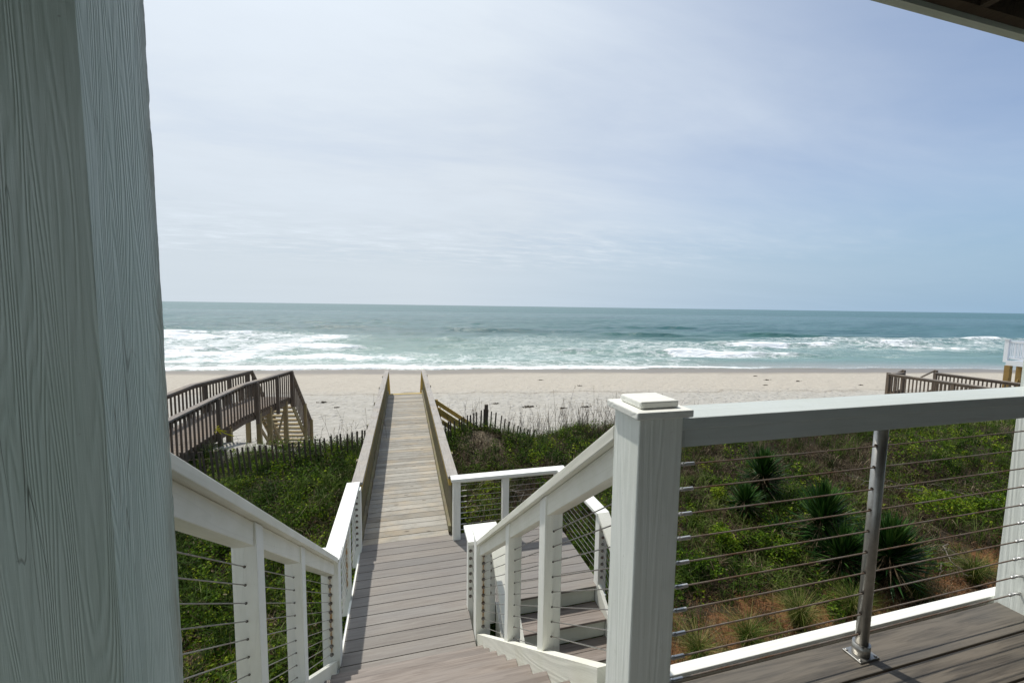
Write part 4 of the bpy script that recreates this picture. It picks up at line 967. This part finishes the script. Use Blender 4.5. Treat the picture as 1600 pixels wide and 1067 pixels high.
for (x,y) in ((RX,12.6),(RX,10.6),(RX,8.6),(RX,6.6),(RX+2.4,12.6),(RX+2.4,10.6),(RX+2.4,8.6)):
    b = MB(); b.tube((x,y,RT-0.98),(x,y,float(ground(x,y))-0.4),0.09,4); b.build('piling', M_piling, rb)
b = MB(); b.vbeam((RX,12.6,RT-1.2),(RX,10.6,RT-2.5),0.04,0.14); b.vbeam((RX+0.05,10.6,RT-1.2),(RX+0.05,12.6,RT-2.5),0.04,0.14); b.build('cross_brace', M_piling, rb)
# white gazebo deck on ochre legs, cut by the frame
vd = empty('white_railed_deck', (25.4, 12.2, -2.2), 'white railed lookout deck on tall ochre legs, cut off at the far right edge', 'deck')
def rpt(px, py, d): v = f + rr*((px-800)/638) - uu*((py-533.5)/638); return v*d
pA = rpt(1577, 532, 19.0); vx, vy, vt = pA.x, pA.y, pA.z
b = MB(); b.box(vx,vx+0.14,vy,vy+0.14,vt-1.02,vt+0.03).box(vx-0.03,vx+0.17,vy-0.03,vy+0.17,vt+0.03,vt+0.06); b.build('rail_post', M_wvinyl, vd)
b = MB(); b.box(vx+2.6,vx+2.74,vy,vy+0.14,vt-1.02,vt+0.03); b.build('rail_post', M_wvinyl, vd)
b = MB(); b.box(vx+0.14,vx+2.6,vy+0.03,vy+0.11,vt-0.10,vt-0.03).box(vx+0.14,vx+2.6,vy+0.04,vy+0.10,vt-0.86,vt-0.80).box(vx+0.03,vx+0.11,vy-3,vy,vt-0.10,vt-0.03).box(vx+0.04,vx+0.10,vy-3,vy,vt-0.86,vt-0.80); b.build('rail', M_wvinyl, vd)
b = MB()
for k in range(20): b.box(vx+0.22+0.12*k,vx+0.25+0.12*k,vy+0.05,vy+0.08,vt-0.80,vt-0.10)
for k in range(24): b.box(vx+0.05,vx+0.08,vy-0.22-0.12*k,vy-0.19-0.12*k,vt-0.80,vt-0.10)
b.build('baluster_row', M_wvinyl, vd)
b = MB(); b.box(vx-0.02,vx+2.8,vy-0.02,vy+0.02,vt-1.16,vt-0.93).box(vx-0.02,vx+0.018,vy-3,vy-0.021,vt-1.16,vt-0.93).box(vx+0.019,vx+2.8,vy-3,vy-0.021,vt-0.98,vt-0.94); b.build('deck_frame', M_wvinyl, vd)
for dx, dy in ((0.0,-0.2),(0.86,-0.2),(0.0,-2.8),(2.3,-2.8)):
    g_ = float(ground(vx+dx, vy+dy)); b = MB(); b.box(vx+dx-0.02-0.1,vx+dx+0.14-0.04,vy+dy+0.03,vy+dy+0.21,g_-0.4,vt-1.165); b.build('leg', M_piley, vd)
b = MB(); b.vbeam((vx+0.1,vy-0.02,vt-1.2),(vx+0.52,vy-0.02,vt-2.4),0.05,0.13); b.vbeam((vx+1.0,vy-0.09,vt-1.3),(vx+0.30,vy-0.09,vt-2.7),0.05,0.13); b.build('cross_brace', M_piley, vd)

# ------------------------------------------------------------------ plants
def leafmat(name, cols, rough=0.6, trans=0.15):
    M = Mat(name, rough, spec=0.12)
    a = M.attr('tone').outputs['Fac']
    cr = M.n.new('ShaderNodeValToRGB'); M.l.new(a, cr.inputs[0])
    el = cr.color_ramp.elements
    el[0].position = 0; el[0].color = (*cols[0], 1); el[1].position = 1; el[1].color = (*cols[-1], 1)
    for i, c in enumerate(cols[1:-1]):
        e_ = el.new((i+1)/(len(cols)-1)); e_.color = (*c, 1)
    M.color(cr.outputs[0])
    tr = M.n.new('ShaderNodeBsdfTranslucent'); M.l.new(cr.outputs[0], tr.inputs[0])
    mx_ = N(M.n, 'ShaderNodeMixShader', i_0=trans); M.l.new(M.b.outputs[0], mx_.inputs[1]); M.l.new(tr.outputs[0], mx_.inputs[2])
    M.l.new(mx_.outputs[0], M.n['Material Output'].inputs[0])
    return M.m
def blades(name, x, y, z, h, w, bend, tone, mat, azim=None, parent=None, tilt0=None):
    """5-vertex grass blades"""
    n = len(x); az = rng.uniform(0, 2*np.pi, n) if azim is None else azim
    dx, dy = np.cos(az), np.sin(az); px, py = -dy, dx
    jit = rng.uniform(-0.7, 0.7, n); px2, py2 = np.cos(az+np.pi/2+jit), np.sin(az+np.pi/2+jit)
    t0 = (rng.uniform(0.05, 0.35, n) if tilt0 is None else tilt0)
    m1 = 0.55
    V = np.zeros((n, 5, 3))
    bx, by = x, y
    mxh = h*m1; mo = h*t0*m1
    tx = h*(t0+bend)*1.0; th = h*np.sqrt(np.clip(1-(t0+bend)**2*0.6, 0.05, 1))
    V[:,0] = np.stack([bx-px2*w, by-py2*w, z], -1); V[:,1] = np.stack([bx+px2*w, by+py2*w, z], -1)
    V[:,2] = np.stack([bx+dx*mo+px2*w*0.8, by+dy*mo+py2*w*0.8, z+mxh], -1); V[:,3] = np.stack([bx+dx*mo-px2*w*0.8, by+dy*mo-py2*w*0.8, z+mxh], -1)
    V[:,4] = np.stack([bx+dx*tx, by+dy*tx, z+th], -1)
    base = np.arange(n)[:, None]*5
    F_ = np.concatenate([base+np.array([0,1,2,3]), base+np.array([3,2,4])], 1).reshape(-1)
    lt_ = np.tile([4, 3], n)
    return npmesh(name, V.reshape(-1,3), F_, lt_, mat, attr={'tone': np.repeat(tone, 5)}, parent=parent)
def leaves(name, P, size, tone, mat, parent=None, up=0.5):
    n = len(P); nrm = rng.normal(0, 1, (n,3)); nrm[:,2] = np.abs(nrm[:,2])+up; nrm /= np.linalg.norm(nrm, axis=1)[:,None]
    a = rng.normal(0, 1, (n,3)); a -= nrm*np.sum(a*nrm, 1)[:,None]; a /= np.linalg.norm(a, axis=1)[:,None]; c = np.cross(nrm, a)
    s_ = size[:,None]
    V = np.stack([P-a*s_, P+c*s_*0.5+nrm*s_*0.12, P+a*s_, P-c*s_*0.5+nrm*s_*0.12], 1)
    F_ = np.arange(n*4); return npmesh(name, V.reshape(-1,3), F_, np.full(n,4), mat, attr={'tone': np.repeat(tone,4)}, parent=parent)
def vnoise(x, y, sc, seed):
    r2 = np.random.default_rng(seed); z = 0; a = 1
    for k in range(4):
        for j in range(3):
            th = r2.uniform(0, 6.28); z = z + a*np.sin((x*np.cos(th)+y*np.sin(th))*sc*(1.8**k)*r2.uniform(.8,1.2)+r2.uniform(0,6.28))
        a *= 0.6
    return z/3.2
def sample(n, tr=(-9, 28), sr=(1.5, 12.0)):
    """points thinning out with distance from the eye"""
    t = rng.uniform(*tr, n*6); s = rng.uniform(*sr, n*6); x, y = xy_of(t, s)
    d = np.sqrt(x*x+y*y+16); k = rng.uniform(0, 1, n*6) < np.clip((6.0/d)**1.3, 0.05, 1)
    ang = np.arctan2(x, np.maximum(y, 0.01)); k &= (ang > R(-45)) & (ang < R(74)) & (y > 0.6)
    # nothing grows up through the decks
    k &= ~((np.abs(x) < 0.66) & (y > 5.4))
    k &= s < 12.0-np.interp(t, [-4.5,-2.5,0.0,3,9], [2.0,1.6,0.5,0.2,0.0])
    k &= ~((x > 0.85) & (x < 2.2) & (y > 1.9) & (y < 4.1))
    x, y = x[k][:n], y[k][:n]; return x, y
G_green = leafmat('green_blade', [(0.012,0.028,0.005),(0.035,0.070,0.010),(0.085,0.145,0.018),(0.23,0.26,0.09)], trans=0.3)
G_dry = leafmat('dry_blade', [(0.025,0.016,0.009),(0.065,0.044,0.024),(0.15,0.11,0.065),(0.42,0.34,0.23)], trans=0.1)
G_leaf = leafmat('green_leaf', [(0.008,0.020,0.003),(0.035,0.078,0.005),(0.10,0.18,0.008),(0.27,0.33,0.02)], trans=0.32)
G_yucca = leafmat('yucca_blade', [(0.006,0.018,0.006),(0.012,0.040,0.009),(0.03,0.085,0.015),(0.075,0.14,0.03)], rough=0.4, trans=0.08)
G_oat = leafmat('tan_seed_head', [(0.16,0.11,0.06),(0.3,0.22,0.12)], trans=0.1)
def near_straw(x, y): return np.clip((4.9-y-0.5*vnoise(x,y,1.2,5))/0.5, 0, 1)*np.clip((x-2.3)/0.8, 0, 1)
def brown_zone(x, y):
    """how dead the cover is: the slope in the middle right is brown"""
    t, s = st_of(x, y)
    return np.clip(np.exp(-(((x-9.0)/4.8)**2 + ((s-8.7)/2.2)**2)*0.9)*0.85 + 0.45*vnoise(x,y,0.8,8), 0, 1)
def green_zone(x, y):
    return np.clip(0.62 + 0.5*vnoise(x,y,0.8,21) - 0.6*brown_zone(x,y) - 0.9*near_straw(x,y) + 0.35*(x < 2.0), 0, 1)
def sandy(x, y): return np.exp(-(((x-1.75)/0.42)**2+((y-9.75)/0.5)**2)) + 0.4*np.exp(-(((x+2.6)/0.7)**2+((y-8.85)/0.2)**2))
# 1. leafy ground cover, plant by plant: each a little mound of leaves with its own tone
def clumps(n, per, rfun, hfun, prob, **kw):
    x, y = sample(n, **kw); k = rng.uniform(0,1,len(x)) < prob(x, y); x, y = x[k], y[k]
    m = len(x); rad = rfun(x, y, m); hh = hfun(x, y, m); tone = np.clip(0.46+0.34*vnoise(x,y,1.1,77)+rng.normal(0,0.24,m), 0, 1)
    idx = np.repeat(np.arange(m), per); q = len(idx)
    th = rng.uniform(0,6.28,q); ph = rng.uniform(0,1,q)**0.6; rr_ = np.sqrt(rng.uniform(0.05,1,q))
    X_ = x[idx]+np.cos(th)*rad[idx]*rr_; Y_ = y[idx]+np.sin(th)*rad[idx]*rr_
    Z_ = ground(X_, Y_)+hh[idx]*ph*np.sqrt(np.clip(1.05-rr_**2,0.05,1))
    k = ~((np.abs(X_) < 0.68) & (Y_ > 5.4) & (Z_ > LZ-0.08)) 
    return X_[k], Y_[k], Z_[k], np.clip(tone[idx]+rng.normal(0,0.12,q),0,1)[k]
def cover_prob(x, y):
    return np.clip(green_zone(x,y)*1.5-0.05,0,1)*(1-np.clip(sandy(x,y)*1.3,0,1))
x, y, z, tone = clumps(12500, 40, lambda x,y,m: rng.uniform(0.07,0.20,m), lambda x,y,m: rng.uniform(0.10,0.34,m)*np.clip(0.9+0.8*vnoise(x,y,1.6,31),0.3,2.0), cover_prob)
k_ = rng.uniform(0,1,len(x)) < 0.16
o = leaves('dead_leaves_litter', np.stack([x[k_],y[k_],np.where(rng.uniform(0,1,k_.sum())<0.5,z[k_],ground(x[k_],y[k_])+0.03)],-1), rng.uniform(0.010,0.032,k_.sum()), rng.beta(1.6,1.8,k_.sum()), G_dry); tag(o, 'tan and grey dead leaves caught among the green dune cover', 'plants', kind='stuff')
o = leaves('ground_cover', np.stack([x,y,z],-1), rng.uniform(0.011,0.036,len(x)), tone, G_leaf); tag(o, 'low leafy green ground cover spread over the dune', 'plants', kind='stuff')
# leafy shrubs standing out of the cover
def shrub(px, py, r, h, n, bright, label):
    x_, y_ = gpos(px, py); z_ = float(ground(x_, y_)); e = empty('leafy_shrub', (x_, y_, z_), label, 'shrub')
    nb_ = max(5, n//160); cx = rng.normal(0, r*0.5, nb_); cy = rng.normal(0, r*0.5, nb_); cz = h*rng.uniform(0.25,0.95,nb_)
    idx = rng.integers(0, nb_, n); d = rng.normal(0,1,(n,3)); d /= np.linalg.norm(d,axis=1)[:,None]; d *= (rng.uniform(0.2,1,n)**0.4*r*0.42)[:,None]
    P_ = np.stack([cx[idx],cy[idx],cz[idx]],-1)+d; P_[:,2] = np.abs(P_[:,2])
    leaves('foliage', P_, rng.uniform(0.014,0.034,n), np.clip(bright+rng.normal(0,0.2,n),0,1), G_leaf, parent=e)
    b = MB()
    for k in range(nb_): b.path([Vector((x_,y_,z_)), Vector((x_+cx[k]*0.5,y_+cy[k]*0.5,z_+cz[k]*0.6)), Vector((x_+cx[k],y_+cy[k],z_+cz[k]))],[0.008,0.006,0.003],4)
    b.build('stem', M_under, e)
# 2. green and dry grass, in tussocks
def tussocks(name, n, per, h0, h1, w0, w1, prob, mat, label, tonef, lay=(0.03,0.5), bend=(0.1,0.7), rad=0.07, **kw):
    x, y = sample(n, **kw); k = rng.uniform(0,1,len(x)) < prob(x, y); x, y = x[k], y[k]; m = len(x)
    hh = rng.uniform(h0,h1,m); tn = tonef(x, y, m); idx = np.repeat(np.arange(m), per); q = len(idx)
    X_ = x[idx]+rng.normal(0,rad,q); Y_ = y[idx]+rng.normal(0,rad,q)
    H_ = hh[idx]*rng.uniform(0.5,1.1,q)
    H_ = np.where(np.abs(X_) < 1.0, H_*0.7, H_)
    o = blades(name, X_, Y_, ground(X_,Y_)-0.02+rng.uniform(0,0.04,q), H_, rng.uniform(w0,w1,q), rng.uniform(*bend,q), np.clip(tn[idx]+rng.normal(0,0.15,q),0,1), mat, tilt0=rng.uniform(*lay,q))
    return tag(o, label, 'grass', kind='stuff')
tussocks('dune_grass', 4200, 26, 0.14, 0.48, 0.0022, 0.0058, lambda x,y: np.clip(0.35+green_zone(x,y)*0.5-0.15*brown_zone(x,y),0,1)*(1-0.8*near_straw(x,y))*(1-np.clip(sandy(x,y)*1.3,0,1)), G_green,
    'dark green grass blades growing through the dune cover', lambda x,y,m: 0.52+0.25*vnoise(x,y,0.9,60)+rng.normal(0,0.12,m))
tussocks('dead_grass', 7000, 24, 0.08, 0.34, 0.0018, 0.0048, lambda x,y: np.clip(0.26+brown_zone(x,y)*0.9+0.1*near_straw(x,y),0,1), G_dry,
    'dead brown grass and stems matted over the right-hand slope', lambda x,y,m: rng.beta(1.5,3.0,m)+0.1*vnoise(x,y,1.5,62), lay=(0.1,0.95), bend=(0.2,0.95), rad=0.1)
tussocks('tall_weeds', 1500, 26, 0.25, 0.60, 0.0022, 0.0050, lambda x,y: np.clip(0.25+0.55*vnoise(x,y,0.9,44),0,1)*(1-near_straw(x,y))*(y > 4.6), G_green,
    'taller clumps of coarse dark grass on the dune slope', lambda x,y,m: 0.35+0.3*vnoise(x,y,0.6,61)+rng.normal(0,0.2,m), rad=0.05)
tussocks('dead_stems', 1600, 16, 0.20, 0.50, 0.0016, 0.0030, lambda x,y: np.clip(0.15+0.9*brown_zone(x,y),0,1), G_dry,
    'upright dead brown stems among the green on the slope', lambda x,y,m: rng.beta(2,2.2,m), lay=(0.05,0.6), rad=0.09)
# 3. pine straw and twigs lying on the soil
x, y = sample(70000, sr=(1.5, 7.5)); ns = near_straw(x, y); keep = rng.uniform(0,1,len(x)) < 0.22+0.75*ns; x, y, ns = x[keep], y[keep], ns[keep]
n = len(x); az = rng.uniform(0,6.28,n); L = rng.uniform(0.03,0.11,n); w = 0.0016; z0 = ground(x,y)+rng.uniform(0.0,0.05,n); dz = rng.uniform(-0.02,0.05,n)
dx, dy = np.cos(az)*L, np.sin(az)*L; ux, uy = -np.sin(az)*w, np.cos(az)*w
V = np.stack([np.stack([x-ux,y-uy,z0],-1),np.stack([x+ux,y+uy,z0],-1),np.stack([x+dx+ux,y+dy+uy,z0+dz],-1),np.stack([x+dx-ux,y+dy-uy,z0+dz],-1)],1)
G_straw = leafmat('pine_straw', [(0.09,0.033,0.013),(0.20,0.085,0.034),(0.32,0.17,0.075),(0.44,0.33,0.20)], trans=0.05)
o = npmesh('pine_straw', V.reshape(-1,3), np.arange(n*4), np.full(n,4), G_straw, attr={'tone': np.repeat(np.clip(rng.beta(1.5,2.2,n),0,1),4)}); tag(o, 'reddish pine straw scattered on the soil below the deck', 'straw', kind='stuff')
# 4. tall grass on the dune crest, with dry stalks
n = 26000; t = rng.uniform(-9,34,n); s = rng.normal(10.9,0.75,n) - np.interp(t, [-4.5,-2.5,0.0,3,9], [1.9,1.5,0.5,0.2,0.0]); x, y = xy_of(t,s); keep = (np.abs(x) > 0.8) & (rng.uniform(0,1,n) < np.clip(0.55+0.5*vnoise(x,y,1.3,9),0,1)) & (rng.uniform(0,1,n) > sandy(x,y)*1.2); x, y = x[keep], y[keep]
amp = np.where(x > 6, 1.0, np.where(x < 0, 0.75, 0.9))
o = blades('crest_grass', x, y, ground(x,y)-0.03, rng.uniform(0.18,0.58,len(x))*amp, rng.uniform(0.002,0.005,len(x)), rng.uniform(0.1,0.6,len(x)), np.clip(0.35+rng.normal(0,0.22,len(x))+0.25*(x > 9),0,1), G_green); tag(o, 'dark green beach grass along the crest of the dune', 'grass', kind='stuff')
b = MB(); sv = []
def stalk(b, x, y, h, lean, az, br):
    z = float(ground(x,y))-0.05; pts = []; rad = []
    for i in range(5):
        t = i/4; pts.append(Vector((x+math.cos(az)*lean*h*t*t, y+math.sin(az)*lean*h*t*t, z+h*t))); rad.append(0.0048*(1-0.6*t))
    b.path(pts, rad, 4)
    for k in range(br):
        i = random.choice((1,2,3)); p = pts[i]; a2 = random.uniform(0,6.28); l = h*random.uniform(0.12,0.32)
        b.tube(p, p+Vector((math.cos(a2)*l*0.6, math.sin(a2)*l*0.6, l)), 0.0028, 3, 0.0012)
    return pts[-1]
heads = []
for k in range(330):
    x_ = random.choice((random.gauss(3.8,1.5), random.uniform(2.4,16), random.uniform(2.6,6.5))); 
    if k < 36: x_ = random.uniform(-3.3,-0.75)
    s_ = 11.1+random.gauss(0,0.45)-float(np.interp(x_, [-4.5,-2.5,0.0,3,9], [2.6,2.0,0.6,0.2,0.0])); y_ = (s_-x_*SH[0])/SH[1]
    hh = random.uniform(0.5,1.1)*(1.0 if x_ < 8 else 0.75); 
    if k % 9 == 0: hh *= 1.35
    heads.append(stalk(b, x_, y_, hh, random.uniform(0,0.35), random.uniform(0,6.28), random.choice((1,3,5,6)) if hh < 0.9 else 2))
Mst = Mat('dry_brown_stalk', 0.9); Mst.color((0.075,0.055,0.035))
o = b.build('dry_stalks', Mst.m); tag(o, 'bare dry stalks standing on the dune crest against the pale sand', 'plants', kind='stuff')
P_ = []
for h_ in heads[::2]:
    for k in range(8): P_.append((h_.x+random.gauss(0,0.010), h_.y+random.gauss(0,0.010), h_.z-random.uniform(0,0.12)))
P_ = np.array(P_); o = leaves('seed_heads', P_, rng.uniform(0.008,0.016,len(P_)), rng.uniform(0,1,len(P_)), G_oat); tag(o, 'small tan seed heads at the tips of the dry dune stalks', 'plants', kind='stuff')

# 5. yuccas
def yucca(x, y, h, r, n, label, trunk=0.35, dead=0.35, levels=3):
    z0 = float(ground(x, y)); e = empty('yucca', (x, y, z0), label, 'plant', 'spiky yuccas on the slope')
    b = MB(); b.path([Vector((x,y,z0-0.1)),Vector((x+0.02,y,z0+trunk*0.5)),Vector((x,y+0.02,z0+trunk+0.1))],[0.05,0.045,0.03],8)
    b.build('trunk', M_piling, e)
    th = rng.uniform(0, 2*np.pi, n); u = rng.uniform(0,1,n)            # u: 0 low/outer, 1 upright/young
    el = np.radians(-12+92*u**0.75+rng.normal(0,9,n)); L = r*(0.72+0.35*np.sin(np.pi*np.clip(u,0,1)))*rng.uniform(0.85,1.1,n)
    oz = z0+0.05+(trunk*(0.15+0.85*u))+ (h-r)*0.5*u
    w = 0.017*rng.uniform(0.8,1.2,n)*(r/0.5)**0.5
    d = np.stack([np.cos(th)*np.cos(el), np.sin(th)*np.cos(el), np.sin(el)],-1); sd_ = np.stack([-np.sin(th), np.cos(th), np.zeros(n)],-1)
    nr = np.cross(sd_, d)
    o0 = np.stack([np.zeros(n), np.zeros(n), oz-z0],-1)
    droop = np.array([0,0,-1.0])*(L*rng.uniform(0.0,0.22,n)*(1.1-u))[:,None] + rng.normal(0,0.02,(n,3))
    V = np.stack([o0-sd_*w[:,None]*0.6, o0+nr*0.004, o0+sd_*w[:,None]*0.6,
                  o0+d*(L*0.45)[:,None]-sd_*w[:,None]-nr*-0.004, o0+d*(L*0.45)[:,None]-nr*0.004, o0+d*(L*0.45)[:,None]+sd_*w[:,None]+nr*0.004,
                  o0+d*L[:,None]+droop],1)
    base = np.arange(n)[:,None]*7
    F_ = np.concatenate([base+np.array([0,1,4,3]),base+np.array([1,2,5,4]),base+np.array([3,4,6]),base+np.array([4,5,6])],1).reshape(-1)
    tone = np.clip(0.22+0.55*u+rng.normal(0,0.24,n),0,1)
    npmesh('leaf_rosette', V.reshape(-1,3), F_, np.tile([4,4,3,3],n), G_yucca, attr={'tone':np.repeat(tone,7)}, parent=e)
    m_ = int(n*dead); th = rng.uniform(0,6.28,m_)
    blades('dead_leaves', 0.03*np.cos(th), 0.03*np.sin(th), np.full(m_,0.05)+rng.uniform(0,trunk*0.7,m_), rng.uniform(0.15,0.32,m_)*r/0.5, np.full(m_,0.006), rng.uniform(0.4,0.9,m_), rng.uniform(0.2,0.9,m_), G_dry, azim=th, parent=e, tilt0=rng.uniform(0.6,1.1,m_))
    return e
def gpos(px, py):
    v = f + rr*((px-800)/638) - uu*((py-533.5)/638); v = Vector(v)
    k = 1.0
    for _ in range(4000):
        p = v*k
        if p.z < float(ground(p.x, p.y)): break
        k += 0.01
    return p.x, p.y
for (px, py, h, r, n, tr_, lb) in ((1190,775,0.75,0.50,230,0.40,'dark spiky yucca highest up the slope, the farthest of the group'),
        (1163,803,0.5,0.40,150,0.18,'small spiky yucca with grey dead leaves, just below the farthest one'),
        (1282,862,0.95,0.55,300,0.50,'tall dark yucca left of the steel rail post, the widest rosette'),
        (1312,905,0.75,0.55,260,0.30,'broad yucca in front of the tall one, left of the steel rail post'),
        (1385,915,0.85,0.62,280,0.45,'large yucca seen directly behind the steel rail post'),
        (1215,838,0.25,0.28,60,0.04,'tiny grassy yucca low in the ground cover left of the tall ones')):
    x_, y_ = gpos(px, py); yucca(x_, y_, h, r*rng.uniform(1.1,1.2), int(n*1.5), lb, trunk=tr_*1.25)
for a_ in ((1130,850,0.34,0.35,1500,0.62,'low bright green shrub left of the yuccas, nearest to the newel post'),(1200,870,0.38,0.32,1500,0.5,'broad low green shrub in front of the two small yuccas'),
           (1125,790,0.26,0.32,700,0.85,'small yellow-green shrub left of the small yucca with dead leaves'),(1460,800,0.5,0.40,2200,0.68,'yellow-green leafy shrub right of the steel rail post'),
           (1530,800,0.38,0.36,1300,0.55,'leafy shrub between the yellow-green one and the white post at right'),(1085,905,0.34,0.36,1300,0.4,'dark green shrub close beside the newel post'),
           (1300,960,0.28,0.25,700,0.45,'small green shrub below the broad yucca')): shrub(*a_)
# 6. grass tufts in the pine straw
def tuft(px, py, r, n, label, strawy=0.3):
    x_, y_ = gpos(px, py); z0 = float(ground(x_, y_)); th = rng.uniform(0,6.28,n); rad = rng.uniform(0,0.06,n)
    u = rng.uniform(0,1,n)
    tone = np.clip(0.35+rng.normal(0,0.18,n)+0.5*(u < strawy),0,1)
    G = G_tuft
    o = blades('grass_tuft', rad*np.cos(th), rad*np.sin(th), np.full(n,-0.02), rng.uniform(0.25,0.55,n)*r/0.4, rng.uniform(0.0014,0.0026,n), rng.uniform(0.15,0.75,n), tone, G, azim=th+rng.normal(0,0.3,n), tilt0=rng.uniform(0.02,0.45,n))
    o.location = (x_, y_, z0); tag(o, label, 'grass', 'grass tufts in the pine straw')
G_tuft = leafmat('tuft_blade', [(0.018,0.042,0.006),(0.05,0.095,0.012),(0.13,0.17,0.025),(0.42,0.35,0.15)], trans=0.25)
for (px, py, r, n, lb, sw) in ((1248,985,0.42,650,'upright straw-tipped grass tuft in the pine straw, tallest of the row',0.35),
        (1168,1018,0.38,520,'grass tuft in the pine straw left of the tall straw-tipped one',0.15),
        (1330,965,0.36,450,'grass tuft behind the foot of the steel rail post, on its left side',0.2),
        (1432,940,0.36,450,'spreading grass tuft right of the steel rail post',0.2),
        (1520,915,0.42,500,'wide grass tuft nearest to the white post at the right edge',0.2),
        (1090,1040,0.36,420,'low pale grass tuft next to the capped newel post',0.3)):
    tuft(px, py, r*1.3, int(n*1.3), lb, sw)
# 7. fallen dead branches
def branch(px, py, L, az, label):
    x_, y_ = gpos(px, py); z_ = float(ground(x_, y_))+0.12; e = MB(); random.seed(int(px))
    def grow_(p, a, l, r, d):
        pts = [p]; rad = [r]
        for i in range(5):
            a += random.gauss(0,0.28); p = p+Vector((math.cos(a)*l/5, math.sin(a)*l/5, random.gauss(0.01,0.03))); pts.append(p); rad.append(r*(1-0.15*(i+1)))
            if d and random.random() < 0.75: grow_(p, a+random.choice((-1,1))*random.uniform(0.4,1.0), l*0.45, r*0.55, d-1)
        e.path(pts, rad, 5)
    grow_(Vector((x_,y_,z_)), az, L, 0.011, 2)
    o = e.build('dead_branch', M_branch, origin=(x_,y_,z_-0.12)); tag(o, label, 'branch', 'bleached dead branches on the dune')
Mb = Mat('bleached_branch', 0.85); Mb.color(Mb.mix(Mb.mr(Mb.noise(Mb.coord(), scale=9), 0.3, 0.7), (0.12,0.10,0.085), (0.27,0.235,0.20))); M_branch = Mb.m
for a_ in ((1440,775,1.2,3.0,'long bleached dead branch lying over the bright ground cover right of the steel post'),(1560,790,0.9,2.4,'forked dead branch beside the white post at the right edge'),
           (1480,860,1.0,2.7,'tangled dead branch on the reddish soil right of the steel post'),(1190,850,0.8,0.6,'thin dead branch below the two small yuccas'),(790,768,0.5,5.4,'pale stick standing in the green cover beyond the far landing railing')): branch(*a_)
# 8. dark clumps of wrack on the beach
wr = None
for i, (px, py, sz, lb) in enumerate(((505,629,0.40,'brown seaweed clump on the sand left of the boardwalk, the larger one'),(525,637,0.28,'brown seaweed clump just below the larger one, left of the boardwalk'),
        (775,631,0.35,'driftwood sliver on the sand above the slat fence post'),(826,636,0.55,'long driftwood strip on the sand behind the dry stalks'),(915,636,0.4,'driftwood strip on the sand close to the newel post'),(880,638,0.35,'short driftwood piece between the two longer strips'),
        (906,603,0.3,'dark seaweed clump on the open beach above the newel post'),(1180,588,0.35,'dark seaweed clump on the wet beach, leftmost of the right-hand group'),(1198,594,0.4,'dark seaweed clump on the beach, middle of the right-hand group'),(1247,596,0.35,'dark seaweed clump on the beach, rightmost of the right-hand group'),
        (1195,602,0.3,'small seaweed clump nearest to the deck rail cap'),(845,594,0.3,'dark seaweed clump on the beach above the boardwalk end'),(1345,602,0.3,'seaweed clump on the sand left of the far brown boardwalk'))):
    x_, y_ = gpos(px, py); z_ = float(ground(x_, y_)); n = 60
    sz *= 0.75; P_ = np.stack([rng.normal(0,sz*0.45,n), rng.normal(0,sz*0.2,n), np.abs(rng.normal(0,0.02,n))+0.01],-1)
    o = leaves('driftwood' if 'drift' in lb else 'seaweed_clump', P_, rng.uniform(0.04,0.10,n)*(sz/0.4), rng.uniform(0,0.35,n), G_dry); o.location = (x_,y_,z_)
    tag(o, lb, 'driftwood' if 'drift' in lb else 'seaweed', 'wrack scattered on the beach')
